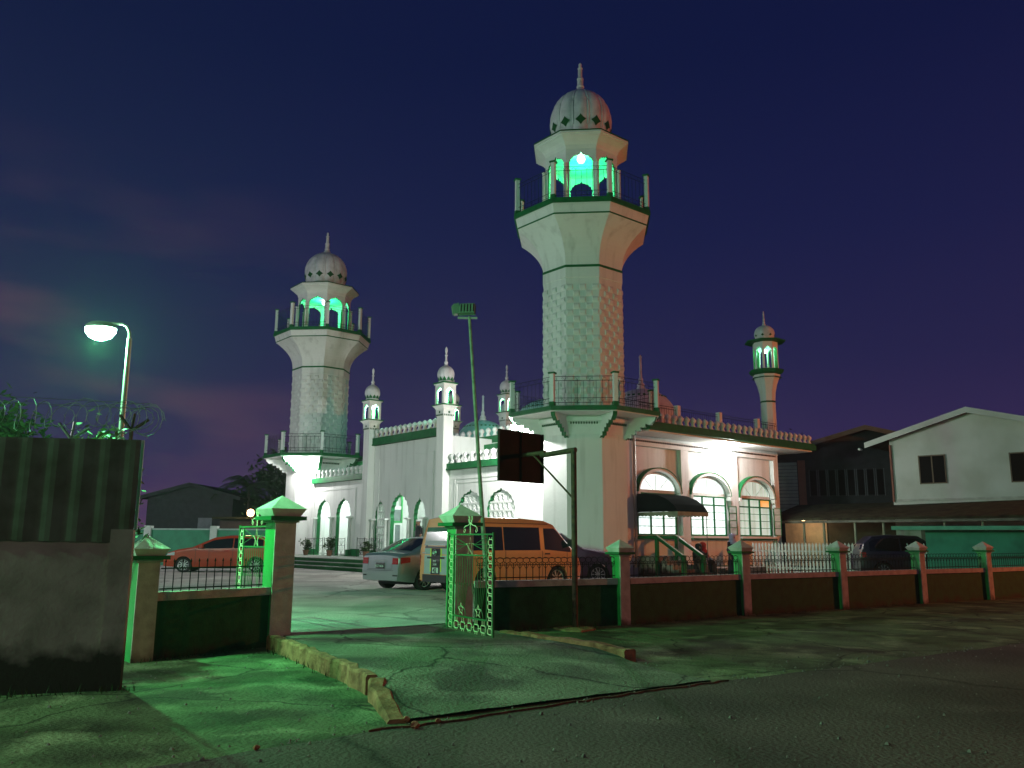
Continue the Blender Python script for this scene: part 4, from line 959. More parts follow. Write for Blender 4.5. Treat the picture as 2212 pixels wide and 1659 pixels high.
def text(s_, parent, size, loc, rot, m_, ext=.002):
    cu = bpy.data.curves.new('lettering', 'FONT'); cu.body = s_; cu.size = size; cu.extrude = ext; cu.align_x = 'CENTER'; cu.align_y = 'CENTER'; cu.materials.append(m_)
    tmp = bpy.data.objects.new('tmp', cu); S.collection.objects.link(tmp); bpy.context.view_layer.update()
    me = bpy.data.meshes.new_from_object(tmp.evaluated_get(bpy.context.evaluated_depsgraph_get())); me.name = 'lettering'; bpy.data.objects.remove(tmp)
    o = bpy.data.objects.new('lettering', me); S.collection.objects.link(o); o.parent = parent; o.location = loc; o.rotation_euler = rot
    return o
REAR = (R(90), 0, R(-90))
# silver saloon
top = [(0, .62), (.03, .93), (.12, 1.0), (.55, 1.035), (1.35, 1.40), (1.7, 1.445), (2.2, 1.465), (2.75, 1.43), (3.1, 1.33), (3.62, .99), (4.2, .89), (4.45, .74), (4.54, .5)]
c = Car('parked_car', 'silver saloon car seen from behind with red tail lights, parked beside the van', 'car', (-3.66, 23.78, .15), 40, 4.5, 1.7, top, .95, (.95, 3.6), SILVER, group='cars parked in the yard')
hi = c.hi
c.top_panel('rear_window', .60, 1.32, .80, .86, GLASS); c.top_panel('windscreen', 2.88, 3.55, .86, .82, GLASS)
c.side_panel('side_window', 1.22, 1.95, lambda x: .985 + .02 * (1.95 - x), lambda x: min(hi(x) - .085, 1.39), GLASS)
c.side_panel('side_window', 2.0, 3.1, lambda x: .985, lambda x: min(hi(x) - .085, 1.39), GLASS)
for x in (1.62, 1.98, 3.15): c.seam(x, .35, .97)
for sd in (-1, 1):
    c.side_panel('tail_light', .06, .36, lambda x: .74 + .12 * max(0, (x - .1)), lambda x: .90 + .03 * x, TAIL, (sd,), off=.012)
    y0, y1 = (.50, .78) if sd > 0 else (-.78, -.50)
    c.rear_panel('tail_light', y0, y1, .72, .89, TAIL, off=.016); c.rear_panel('reflector', y0 + .04, y1 - .1 if sd > 0 else y1 - .04, .40, .435, BLK, off=.014)
    q = M(); q.box(2.95, 3.10, sd * .88 - .09, sd * .88 + .09, 1.0, 1.12); q.build('wing_mirror', SILVER, c.t)
    c.box('door_handle', SILVER, 1.75, 1.92, sd * (c.side(1.8, .9) + .01) - .012, sd * (c.side(1.8, .9) + .01) + .012, .88, .905)
p = c.rear_panel('number_plate', -.20, .16, .60, .76, PLATE, off=.02); text('PZZ 4636', p, .085, (-.045, -.02, .665), REAR, LET)
c.rear_panel('bumper_gap', -.76, .76, .545, .553, BLK, off=.010); c.rear_panel('boot_trim', -.28, .28, .80, .825, RIM, off=.018); c.rear_panel('boot_gap', -.5, .5, .585, .592, BLK, off=.010)
for y in (.50, -.50): c.rear_panel('boot_gap', y - .003, y + .003, .60, .92, BLK, off=.010)
# minibus
top = [(0, .5), (.02, 1.2), (.10, 1.6), (.20, 1.93), (.40, 1.98), (2.4, 1.98), (3.2, 1.93), (3.55, 1.82), (4.15, 1.22), (4.5, .95), (4.62, .72), (4.66, .5)]
v = Car('minibus', 'minibus with sodium light painted orange into its body, number 42 on its tailgate', 'van', (-1.99, 22.42, .15), 50, 4.62, 1.69, top, 1.08, (1.05, 3.62), VANP, zb=.26, wr=.33, tum=.13)
hv = v.hi
v.side_panel('long_side_window', .42, 1.62, lambda x: 1.12, lambda x: 1.74, GLASS); v.side_panel('long_side_window', 1.66, 2.96, lambda x: 1.12, lambda x: 1.74, GLASS)
v.side_panel('front_side_window', 3.12, 4.12, lambda x: 1.14 - .08 * (x - 3.1), lambda x: min(hv(x) - .09, 1.72), GLASS)
v.top_panel('windscreen', 3.6, 4.15, .84, .88, GLASS)
for x in (3.03, 3.98, 1.7): v.seam(x, .4, 1.1)
v.side_panel('side_crease', .1, 4.4, lambda x: .90, lambda x: .912, BLK); v.side_panel('roof_gutter', .3, 3.3, lambda x: 1.83, lambda x: 1.85, BLK)
for sd in (-1, 1):
    v.box('door_handle', BLK, 3.13, 3.30, sd * (v.side(3.2, 1) + .012) - .012, sd * (v.side(3.2, 1) + .012) + .012, 1.0, 1.04)
    v.rear_panel('tail_light', *((.70, .80) if sd > 0 else (-.80, -.70)), .72, 1.0, TAIL, off=.014)
    q = M(); q.box(4.0, 4.10, sd * .93 - .10, sd * .93 + .10, 1.22, 1.42); q.build('wing_mirror', BLK, v.t)
v.rear_panel('tailgate', -.80, .80, .50, 1.165, mat('grey_tailgate_paint', (.30, .33, .36), rough=.4, noise=.03), off=.006)  # grey overlay keeps the tailgate clear of the body's painted orange light
v.rear_panel('rear_window_surround', -.77, .77, 1.17, 1.80, BLK, off=.010); rwn = v.rear_panel('rear_window', -.68, .55, 1.24, 1.72, mat('pale_reflective_glass', (.10, .15, .13), rough=.12, noise=.1), off=.02)
v.rear_panel('yellow_stripe', .21, .26, .52, 1.165, YEL, off=.012); v.rear_panel('yellow_stripe', -.26, -.21, .52, 1.165, YEL, off=.012)
st = v.rear_panel('black_centre_panel', -.205, .205, .50, 1.165, BLK, off=.014); v.rear_panel('handle_bar', -.40, .40, .90, .95, BLK, off=.02)
q = M(); q.tube([(-.035, .075 * math.cos(R(20 * k)), 1.06 + .075 * math.sin(R(20 * k))) for k in range(18)], .007, 4, closed=True); q.tube([(-.035, .0, 1.10), (-.035, 0, 1.02)], .02, 5); q.build('round_emblem', RIM, v.t)
p = v.rear_panel('number_plate', -.17, .17, .70, .88, PLATE, off=.022); text('PYY', p, .085, (-.03, 0, .83), REAR, LET); text('3184', p, .085, (-.03, 0, .75), REAR, LET)
p = v.rear_panel('number_card', -.13, .13, .52, .67, mat('white_number_card', (.6, .64, .6), noise=.02), off=.022); text('42', p, .17, (-.03, 0, .595), REAR, BLK, .004)
v.rear_panel('bumper', -.80, .80, .30, .49, BLK, off=.05); v.rear_panel('badge', .45, .62, 1.03, 1.06, RIM, off=.02)
for x in (1.3, 2.2, 3.3):
    for y in (-.45, .35): v.box('seat', BLK, x, x + .14, y - .22, y + .22, .9, 1.45)
# red hatchback (faces left)
top = [(0, .6), (.04, 1.0), (.20, 1.25), (.45, 1.42), (.9, 1.50), (1.9, 1.50), (2.5, 1.42), (3.35, 1.02), (3.9, .93), (4.3, .80), (4.45, .52)]
r_ = Car('parked_car', 'red hatchback facing left in front of the green yard wall', 'car', (-9.95, 36.6, .15), 266, 4.62, 1.72, [(x * 1.035, z) for x, z in top], .98, (.82, 3.78), REDP, group='cars parked in the yard')
hr = r_.hi
r_.side_panel('side_window', .55, 1.75, lambda x: 1.0, lambda x: min(hr(x) - .09, 1.42), GLASS); r_.side_panel('side_window', 1.8, 3.2, lambda x: 1.0 - .02 * (x - 1.8), lambda x: min(hr(x) - .09, 1.42), GLASS)
r_.top_panel('windscreen', 2.62, 3.4, .86, .82, GLASS); r_.top_panel('rear_window', .08, .42, .8, .84, GLASS)
r_.side_panel('headlight', 4.15, 4.52, lambda x: .70, lambda x: min(.84, hr(x) - .04), mat('headlight_glass', (.5, .6, .6), rough=.1)); r_.side_panel('tail_light', .04, .3, lambda x: .72, lambda x: .95, TAIL)
for x in (1.78, 2.75, 3.3): r_.seam(x, .32, .98)
for sd in (-1, 1):
    r_.box('door_handle', CLR, 1.95, 2.12, sd * (r_.side(2, .9) + .01) - .012, sd * (r_.side(2, .9) + .01) + .012, .87, .90)
    q = M(); q.box(3.0, 3.14, sd * .92 - .09, sd * .92 + .09, 1.0, 1.13); q.build('wing_mirror', REDP, r_.t)
r_.rear_panel('grille', -.6, .6, .34, .60, BLK, front=True)
# dark cars
top = [(0, .6), (.03, 1.0), (.15, 1.3), (.5, 1.58), (1.2, 1.64), (2.2, 1.6), (2.9, 1.12), (3.7, .98), (4.1, .8), (4.2, .5)]
for label, loc, hd, m_ in (('dark purple car nosed in behind the front of the minibus', (-.5, 28.7, .15), 95, PURP), ('dark parked car behind the white pickets at the right', (13.6, 33.6, .15), 98, DARKP)):
    d = Car('parked_car', label, 'car', loc, hd, 4.2, 1.68, top, 1.0, (.8, 3.4), m_, group='cars parked in the yard')
    hd_ = d.hi
    d.side_panel('side_window', .35, 1.45, lambda x: 1.04, lambda x: min(hd_(x) - .09, 1.52), GLASS); d.side_panel('side_window', 1.5, 2.7, lambda x: 1.04, lambda x: min(hd_(x) - .09, 1.52), GLASS)
    d.top_panel('windscreen', 2.25, 2.85, .85, .82, GLASS); d.rear_panel('rear_window', -.6, .6, 1.1, 1.45, GLASS)
    for sd in (-1, 1): d.rear_panel('tail_light', *((.6, .8) if sd > 0 else (-.8, -.6)), .8, 1.0, TAIL)
    d.seam(1.48, .35, 1.02)
# =================================================================== steps, awning and people at the side door
def wl(x, y, z=0): 
    a = R(40); return Vector((2.92 + x * math.cos(a) - y * math.sin(a), 33.4 + x * math.sin(a) + y * math.cos(a), z))
q = M(); n = 12
for (x0, x1) in ((1.95, 3.85),):
    prof = [(-1.01, 3.40), (-1.5, 3.40), (-2.0, 3.34), (-2.5, 3.16), (-2.85, 2.93), (-3.05, 2.66)]
    rows = [[q.pt(x, y, z) for y, z in prof] for x in (x0, x1)]
    for k in range(len(prof) - 1): q.face((rows[0][k], rows[0][k + 1], rows[1][k + 1], rows[1][k]))
    for r2 in rows: b = q.pt(q.v[r2[0]][0], -1.01, 2.66); q.face([b] + r2)
aw = q.build('awning', AWN, MQ, fix=False)
q = M()
def val(pts):
    n = 22; g = []
    for i in range(n * 2 + 1):
        t = i / (n * 2); p = Vector(pts[0]).lerp(Vector(pts[1]), t); g.append((q.pt(p.x, p.y, 2.655), q.pt(p.x, p.y, 2.52 - .035 * abs(math.sin(math.pi * t * n / 2)))))
    for a, b in zip(g, g[1:]): q.face((a[0], a[1], b[1], b[0]))
val(((1.945, -1.0), (1.945, -3.06))); val(((1.945, -3.06), (3.855, -3.06))); val(((3.855, -3.06), (3.855, -1.0)))
q.build('scalloped_valance', mat('striped_valance_cloth', (.3, .34, .24), noise=.2), aw, fix=False)
for x in (2.0, 3.8): q = M(); q.tube([(x, -3.0, .15), (x, -3.0, 2.6)], .018, 6); q.build('awning_post', GALV, aw)
for k in range(5):
    q = M(); q.box(1.95, 3.2, -1.9 - .28 * (k + 1) if k else -1.9, -1.02 if k == 0 else -1.9 - .28 * k + .0, .15, .95 - .16 * k - .004 * k); q.build('side_step', CWALL, MQ)
for x in (1.98, 3.18):
    q = M(); q.obox((x, -1.5, 1.62), EX, EY, EZ, .09, .95, .12)
    q.tube([(x, -1.95, 1.68), (x, -3.25, .92)], .07, 4); q.box(x - .06, x + .06, -2.02, -1.9, .15, 1.64); q.box(x - .07, x + .07, -3.32, -3.18, .15, 1.0); q.build('stair_rail', GR, MQ)
    q = M(); q.obox(Vector((x, -1.95, 1.765)), EX, Vector((0, -.863, -.505)), Vector((0, -.505, .863)), .10, .01, .01); d_ = Vector((0, -1.3, -.76)).normalized(); q.obox(Vector((x, -2.6, 1.375)), EX, d_, d_.cross(EX) * -1 if d_.cross(EX).z < 0 else d_.cross(EX), .08, 1.45, .02); q.build('handrail_cap', WH2, MQ)
q = M(); q.box(3.3, 10.6, -2.6, -1.02, .12, .45); q.build('raised_ledge', mat('brown_ledge_paint', (.16, .085, .06), rough=.8, noise=.15), MQ)
def head(q, c_, r=.105, yaw=0):
    "skull with brow, nose, ears and chin, appended to the body mesh"
    rows = []; n, m_ = 14, 10
    for j in range(m_ + 1):
        ph = math.pi * j / m_; row = []
        for k in range(n):
            th = 2 * math.pi * k / n; x = math.sin(ph) * math.cos(th); y = math.sin(ph) * math.sin(th); z = math.cos(ph)
            sc = Vector((x * .98, y * .80, z * 1.18))
            if x > .5 and abs(y) < .3 and -.35 < z < .1: sc.x += .18
            if x > .3 and .25 < abs(y) < .6 and 0 < z < .3: sc.x -= .07
            if z < -.5: sc.x *= 1.05; sc.y *= .85
            if abs(y) > .85 and abs(z) < .3: sc.y *= 1.12
            p = Matrix.Rotation(yaw, 3, 'Z') @ (sc * r) + Vector(c_); row.append(q.pt(*p))
        rows.append(row)
    for a, b in zip(rows, rows[1:]):
        for k in range(n): q.face((a[k], a[(k + 1) % n], b[(k + 1) % n], b[k]))
def hand(q, w, d, side):
    "palm, four unequal curled fingers and a thumb"
    d = Vector(d).normalized(); s_ = Vector((0, side, 0)); f = Vector((1, 0, 0)); w = Vector(w)
    q.tube([w, w + d * .05, w + d * .09], [.024, .036, .03], 6)
    for i, l in enumerate((.065, .078, .073, .055)):
        b = w + d * .085 + f * (.027 - .018 * i); q.tube([b, b + d * l * .55, b + d * l + s_ * -.02], [.009, .008, .006], 5)
    b = w + d * .03 + f * .03; q.tube([b, b + f * .03 + d * .03, b + f * .035 + d * .06], [.011, .010, .007], 5)
def person(name_label, loc, rz, pose, top_m, low_m, headcover=None, hc_mat=None, hair=True, h=1.68, group=None):
    t = thing('person', name_label, 'person', loc, rz, group); k = h / 1.68
    hipz, q = (.90 * k if pose == 'stand' else .10), M()
    ch = hipz + .48 * k; nk = hipz + .56 * k
    if pose == 'stand': legs = [[(0, s_ * .09, hipz), (.02, s_ * .10, hipz * .52), (-.01, s_ * .10, .07)] for s_ in (-1, 1)]
    else: legs = [[(0, s_ * .10, hipz), (.42, s_ * .13, hipz + .10), (.50, s_ * .13, -.26)] for s_ in (-1, 1)]
    q.tube([(0, 0, hipz - .06), (0, 0, hipz + .02), (-.0, 0, hipz + .2 * k), (0, 0, ch - .06), (0, 0, ch), (.01, 0, nk), (.015, 0, nk + .06)], [.10, .15, .13, .16, .12, .055, .05], 12)
    for l in legs:
        q.tube(l[:2] + [((l[1][0] + l[2][0]) / 2, l[1][1], (l[1][2] + l[2][2]) / 2)] + [l[2]], [.088, .06, .055, .036], 9)
        f = Vector(l[2]); q.tube([f + Vector((-.05, 0, -.03)), f + Vector((.05, 0, -.035)), f + Vector((.17, 0, -.045))], [.035, .042, .03], 8)
    for s_ in (-1, 1):
        sh = Vector((0, s_ * .18, ch - .02)); el = sh + (Vector((-.02, s_ * .06, -.28 * k)) if pose == 'stand' else Vector((.08, s_ * .05, -.26))); wr = el + (Vector((.08, -s_ * .01, -.24 * k)) if pose == 'stand' else Vector((.24, -s_ * .06, -.02)))
        q.tube([(0, s_ * .08, ch - .02), sh, el, wr], [.075, .062, .042, .027], 8); hand(q, wr, wr - el, s_)
    head(q, (.03, 0, nk + .145))
    q.build('body', SKIN, t, smooth=60)
    q = M()
    if low_m is top_m or headcover == 'scarf':   # long gown
        if pose == 'stand': q.lathe(0, 0, [(.27, .05), (.24, .4), (.20, hipz), (.165, hipz + .22), (.20, ch - .05), (.16, ch + .03), (.07, nk)], 20, mod=lambda a, z: 1 + .06 * math.sin(a * 7 + z * 3) * (1 if z < hipz else .2) - .18 * abs(math.cos(a)))
        else:
            q.tube([(-.02, 0, -.05), (0, 0, .1), (0, 0, .35), (0, 0, ch - .04), (.01, 0, nk)], [.24, .22, .18, .21, .08], 16)
            q.tube([(0, 0, .08), (.4, 0, .16), (.5, 0, .1)], [.2, .2, .15], 12); q.tube([(.48, 0, .1), (.52, 0, -.22)], [.16, .2], 12)
        q.build('gown', low_m, t, smooth=60); q = M()
    else:
        for l in legs: q.tube(l[:2] + [((l[1][0] + l[2][0]) / 2, l[1][1], (l[1][2] + l[2][2]) / 2)] + [l[2]], [.10, .078, .072, .06], 10)
        q.build('trousers', low_m, t, smooth=60); q = M(); q.tube([(0, 0, hipz - .06), (0, 0, hipz + .2 * k), (0, 0, ch - .05), (0, 0, ch + .01), (.01, 0, nk - .02)], [.165, .155, .18, .15, .065], 14)
    for s_ in (-1, 1):
        sh = Vector((0, s_ * .18, ch - .02)); el = sh + (Vector((-.02, s_ * .06, -.28 * k)) if pose == 'stand' else Vector((.08, s_ * .05, -.26))); wr = el + (Vector((.08, -s_ * .01, -.24 * k)) if pose == 'stand' else Vector((.24, -s_ * .06, -.02)))
        q.tube([(0, s_ * .07, ch - .03), sh, el] + ([wr] if headcover == 'scarf' else []), [.09, .082, .062] + ([.05] if headcover == 'scarf' else []), 10)
    q.build('shirt', top_m, t, smooth=60); q = M(); c_ = Vector((.03, 0, nk + .145))
    if headcover == 'scarf':
        q.lathe(.0, 0, [(.21, ch - .06), (.19, ch + .02), (.12, nk + .02), (.128, nk + .12), (.135, nk + .2), (.10, nk + .27), (.02, nk + .295)], 18, mod=lambda a, z: 1 + .05 * math.sin(a * 6 + z * 20)); q.build('head_scarf', hc_mat, t, smooth=60)
    else:
        q.lathe(c_.x - .015, 0, [(.104, c_.z + .01), (.112, c_.z + .06), (.09, c_.z + .115), (.02, c_.z + .136)], 16); q.build('hair', BLK, t, smooth=60)
        if headcover == 'cap': q = M(); q.lathe(c_.x - .01, 0, [(.117, c_.z + .045), (.119, c_.z + .10), (.10, c_.z + .128)], 18); q.build('cap', hc_mat, t, smooth=50)
    return t
def pz(x, y, z): v_ = wl(x, y, z); return (v_.x, v_.y, v_.z)
person('woman standing in lavender scarf and dark gown between the second and third fence pillars', pz(5.45, -3.0, .15), R(-60), 'stand', CLD, CLD, 'scarf', CLP, h=1.62)
person('person in red scarf and red top sitting on the ledge below the middle window', pz(4.15, -2.5, .55), R(-60), 'sit', CLR, CLB, 'scarf', CLR)
person('person in black scarf sitting beside the foot of the green stair rail', pz(3.55, -2.75, .50), R(-80), 'sit', CLB, mat('patterned_gown', (.07, .05, .05), noise=.4, nscale=25), 'scarf', CLB)
person('man in black shirt and white cap standing at the right portico arch', pz(-1.35, 9.75, .65), R(-150), 'stand', CLB, CLB, 'cap', CLW, h=1.78)
person('dark haired person half behind the man in the white cap', pz(-1.05, 10.25, .65), R(-170), 'stand', mat('grey_cloth', (.2, .2, .2), rough=.9), CLB, h=1.6)
# =================================================================== neighbouring buildings
def gable(parent, o, d, W_, D_, z0, ze, za, over=.6, th=.14, wm=HOUSEW, rm=ROOFM, fm=None):
    o, d = Vector(o), Vector(d).normalized(); b = Vector((-d.y, d.x, 0)); q = M()
    if b.y < 0: b = -b
    pts = [(0, z0), (W_, z0), (W_, ze), (W_ / 2, za), (0, ze)]
    q.sheet(pts, [], o, d, EZ, -b, D_); q.build('wall', wm, parent)
    sl = (za - ze) / (W_ / 2)
    for s_, sg in ((0, 1), (W_, -1)):
        q = M(); e = s_ - sg * over * 1.6; zz = ze - sl * over * 1.6
        prof = [(e, zz + .02), (W_ / 2, za + .02), (W_ / 2, za + .02 + th), (e, zz + .02 + th)]
        q.sheet(prof, [], o - b * over, d, EZ, -b, D_ + over * 2); r2 = q.build('roof', rm, parent)
        q = M(); q.sheet([(e, zz - .09), (W_ / 2, za - .09), (W_ / 2, za + .03 + th), (e, zz + .03 + th)], [], o - b * (over + .05), d, EZ, -b, .045); q.build('barge_board', fm or wm, parent)
h1 = thing('house', 'grey white two storey house with gable and dark windows at the right', 'house')
o = Vector((18.2, 40, 0)); d = Vector((.743, -.669, 0)); gable(h1, o, d, 7.2, 9, .15, 6.35, 7.38)
nb = Vector((-.669, -.743, 0))
def wpane(parent, s0, s1, z0, z1, split=True):
    q = M(); q.obox(o + d * ((s0 + s1) / 2) + EZ * z0 + nb * .02, d, nb, EZ, s1 - s0, .03, z1 - z0); w = q.build('window', BLACKG, parent)
    q = M()
    for s_ in ([s0, (s0 + s1) / 2, s1] if split else [s0, s1]): q.obox(o + d * s_ + EZ * (z0 - .03) + nb * .045, d, nb, EZ, .05, .05, z1 - z0 + .06)
    for z in (z0, z1): q.obox(o + d * (s0 + s1) / 2 + EZ * (z - .025) + nb * .042, d, nb, EZ, s1 - s0, .05, .05)
    q.build('window_frame', mat('brown_window_frame', (.2, .15, .1)), w)
wpane(h1, 1.28, 2.40, 4.22, 5.5); wpane(h1, 5.03, 6.2, 4.15, 5.4)
q = M(); q.tube([o + d * .05 + nb * .1 + EZ * 6.1, o + d * .05 + nb * .1 + EZ * 3.4], .05, 6); q.build('downpipe', PINKP, h1)
q = M(); q.obox(o + d * 3.6 + nb * .03 + EZ * 3.42, d, nb, EZ, 7.2, .06, .10); q.build('base_board', mat('pale_base_board', (.6, .6, .55)), h1)
q = M(); q.tube([o - d * 1.2 + nb * .7 + EZ * 5.95, o - d * 1.2 + nb * .4 + EZ * 5.95], .06, 6); q.build('gutter_end', WH2, h1)
# lean-to roof with posts
cp = thing('lean_to', 'low mossy lean-to roof on thin posts below the grey white house', 'carport')
a = Vector((12.6, 42.0, 0)); e = Vector((7.9, -8.4, 0)).normalized(); bk = Vector((.73, .68, 0)); q = M(); L = 13.5; rows = []; rnd = random.Random(4)
for i in range(41):
    p = a + e * (L * i / 40); rows.append([q.pt(*(p + EZ * (2.62 + rnd.uniform(-.025, .025)))), q.pt(*(p + bk * 1.6 + EZ * 3.0)), q.pt(*(p + bk * 3.4 + EZ * 3.42)), q.pt(*(p + bk * 3.4 + EZ * 3.3)), q.pt(*(p + EZ * 2.52))])
for r0, r1 in zip(rows, rows[1:]):
    for k in range(5): q.face((r0[k], r1[k], r1[(k + 1) % 5], r0[(k + 1) % 5]))
q.build('roof', ROOFM, cp)
q = M(); q.obox(a + e * L / 2 + bk * .02 + EZ * 2.40, e, bk, EZ, L, .07, .11); q.build('fascia', mat('weathered_fascia', (.16, .17, .13), noise=.3), cp)
for s_ in (2.0, 3.0, 4.5, 5.8, 8.4, 9.9): p = a + e * s_ + bk * .15; q = M(); q.tube([p, p + EZ * 2.4], .055, 6); q.build('post', mat('pale_post_paint', (.26, .30, .2)), cp)
q = M(); q.obox(a + e * L / 2 + bk * 3.5, e, bk, EZ, L, .15, 3.28); q.build('back_wall', mat('brown_back_wall', (.09, .07, .04), noise=.2), cp)
q = M(); q.obox(a + e * 7.6 + bk * 2.8, e, bk, EZ, 2.4, .1, 2.3); q.build('screen_wall', mat('grey_screen', (.2, .21, .18)), cp)
q = M(); q.obox(a + e * .4 + bk * 3.38 + EZ * .3, e, bk, EZ, 2.3, .06, 2.4); q.build('cream_wall', mat('cream_wall', (.7, .55, .38)), cp)
q = M(); q.box(-.06, .06, -.06, .06, -.04, .04); b_ = q.build('warm_bulb', WARM, cp); b_.location = a + e * .9 + bk * 2.2 + EZ * 2.6
lamp('porch_light', a + e * .9 + bk * 2.2 + EZ * 2.4, 30, (1, .68, .38), r=.1)
# middle house
h2 = thing('house', 'dark timber house with a row of tall shutters behind the lean-to', 'house')
gable(h2, (15.0, 48.5, 0), (.93, -.37, 0), 10.5, 8, .15, 6.3, 7.75, over=.7, wm=DARKW, rm=ROOFM, fm=mat('dull_fascia', (.12, .13, .12)))
o2 = Vector((15.0, 48.5, 0)); d2 = Vector((.93, -.37, 0)).normalized(); n2 = Vector((-.37, -.93, 0)).normalized()
q = M(); q.obox(o2 + d2 * .75 + n2 * .03 + EZ * 3.2, d2, n2, EZ, 1.5, .06, 2.8); q.build('weatherboards', SIDING, h2)
q = M()
for k in range(14): q.obox(o2 + d2 * .75 + n2 * .07 + EZ * (3.2 + .2 * k), d2, n2, EZ, 1.5, .02, .02)
q.build('board_edges', DARKW, h2)
q = M(); q.obox(o2 + d2 * 1.75 + n2 * .06 + EZ * 3.1, d2, n2, EZ, .4, .1, 3.0); q.build('pink_post', PINKP, h2)
for k in range(8):
    q = M(); q.obox(o2 + d2 * (2.35 + .5 * k) + n2 * .04 + EZ * 4.1, d2, n2, EZ, .36, .04, 1.4); w = q.build('window', BLACKG, h2); q = M()
    for s_ in (-.2, .2): q.obox(o2 + d2 * (2.35 + .5 * k + s_) + n2 * .06 + EZ * 4.05, d2, n2, EZ, .05, .05, 1.5)
    q.build('window_frame', mat('grey_frame', (.12, .13, .15)), w)
# turquoise annexe
h3 = thing('shed', 'low turquoise shed with a pale eave behind the fence at the far right', 'shed')
a = Vector((15.0, 31.8, 0)); e = Vector((.9, -.44, 0)).normalized(); bk = Vector((.44, .9, 0)).normalized()
q = M(); q.obox(a + e * 4.0 + bk * 1.2, e, bk, EZ, 7, 2.2, 1.98); q.build('wall', TURQ, h3)
q = M(); q.obox(a + e * 3.5 + bk * 1.0 + EZ * 2.02, e, bk, EZ, 8.2, 3.2, .05); q.build('roof', PINKP, h3); q = M(); q.obox(a + e * 3.5 - bk * .62 + EZ * 1.98, e, bk, EZ, 8.25, .04, .14); q.build('fascia', mat('pale_turquoise_fascia', (.2, .6, .42)), h3)
# white picket fence
pf = thing('picket_fence', 'white picket fence behind the street wall at the right', 'fence')
a = Vector((10.6, 37.2, 0)); b = Vector((16.6, 31.2, 0)); e = (b - a).normalized(); nn = Vector((e.y, -e.x, 0)); L = (b - a).length
for i in range(56):
    q = M(); p = a + e * (L * i / 56); q.sheet([(-.04, .2), (.04, .2), (.04, 1.30), (.055, 1.38), (0, 1.50), (-.055, 1.38), (-.04, 1.30)], [], p, e, EZ, nn, .02); q.build('picket', WH2, pf)
q = M()
for z in (.4, 1.1): q.obox((a + b) / 2 + EZ * z - nn * .04, e, nn, EZ, L, .03, .07)
q.build('cross_rail', WH2, pf)
# green yard wall behind the red car
yw = thing('yard_wall', 'green yard wall with pale posts behind the red hatchback', 'wall')
q = M(); q.box(-34, -11.6, 45.0, 45.15, .1, 1.98); q.build('wall_panel', GWALL, yw); q = M(); q.box(-34, -11.6, 44.96, 45.19, 1.982, 2.06); q.build('coping', mat('pale_coping', (.3, .42, .38)), yw)
for x in (-25.5, -22.4, -19.3, -15.8, -12.3): q = M(); q.box(x - .18, x + .18, 44.88, 45.24, .1, 2.2); q.build('post', mat('pale_wall_post', (.5, .56, .52)), yw)
h4 = thing('house', 'dark single storey house with a low hipped roof beyond the green yard wall', 'house')
gable(h4, (-26.4, 61, 0), (1, 0, 0), 6.2, 8, 0, 4.5, 5.35, over=.4, wm=DARKW, rm=ROOFM)
q = M(); q.box(-22.6, -21.6, 60.9, 60.99, 2.2, 3.0); q.build('window', mat('pale_dim_window', (.2, .22, .24)), h4)
h5 = thing('house', 'dark low shed beyond the yard wall with a small warm porch lamp', 'shed')
q = M(); q.box(-20, -9, 58, 63, 0, 2.9); q.build('wall', mat('brown_shed_wall', (.05, .035, .03)), h5); q = M(); q.sheet([(-20.4, 2.85), (-8.6, 2.85), (-8.6, 3.0), (-20.4, 3.0)], [], (0, 57.5, 0), EX, EZ, -EY, 6); q.build('roof', ROOFM, h5)
q = M(); q.lathe(-17.6, 56.9, [(.03, 3.0), (.2, 3.08), (.24, 3.25), (.2, 3.42), (.03, 3.5)], 12); q.build('porch_lamp', WARM, h5, smooth=60); lamp('porch_light', (-17.6, 56.6, 3.2), 45, (1, .6, .3), r=.2)
# =================================================================== trees and plants
def leafy(nm, parent, c_, r3, n, leaf, seed, m_=FOL, clumps=14):
    rnd = random.Random(seed); q = M(); cs = []
    for i in range(clumps):
        v_ = Vector((rnd.gauss(0, 1), rnd.gauss(0, 1), rnd.gauss(0, 1))).normalized() * rnd.uniform(.35, .95); cs.append((Vector((v_.x * r3[0], v_.y * r3[1], v_.z * r3[2])), rnd.uniform(.22, .42)))
    for i in range(n):
        cc, cr_ = cs[i % clumps]; v_ = Vector((rnd.gauss(0, .5), rnd.gauss(0, .5), rnd.gauss(0, .42))) * cr_
        p = Vector(c_) + cc + Vector((v_.x * r3[0], v_.y * r3[1], v_.z * r3[2])) * 1.6
        u = Vector((rnd.uniform(-1, 1), rnd.uniform(-1, 1), rnd.uniform(-.6, .6))).normalized(); w = u.cross(Vector((rnd.uniform(-1, 1), rnd.uniform(-1, 1), rnd.uniform(-1, 1)))).normalized(); l = leaf * rnd.uniform(.6, 1.3)
        q.poly([p - u * l, p + w * l * .35, p + u * l, p - w * l * .35])
    return q.build(nm, m_, parent, fix=False)
def tree(label, loc, h, r, seed, n=2600, leaf=.16, m_=FOL, group='trees behind the buildings'):
    t = thing('tree', label, 'tree', loc, 0, group); rnd = random.Random(seed)
    q = M(); q.tube([(0, 0, 0), (.1, .05, h * .3), (.02, 0, h * .6)], [h * .035, h * .026, h * .016], 7)
    for i in range(7):
        a = 2 * math.pi * i / 7; b0 = Vector((.08, .02, h * rnd.uniform(.3, .55))); q.tube([b0, b0 + Vector((math.cos(a) * r * .4, math.sin(a) * r * .4, h * .12)), b0 + Vector((math.cos(a) * r * .75, math.sin(a) * r * .75, h * .26))], [h * .012, h * .008, h * .003], 5)
    q.build('trunk', BARK, t); leafy('crown', t, (0, 0, h * .7), (r, r, h * .28), n, leaf, seed, m_); return t
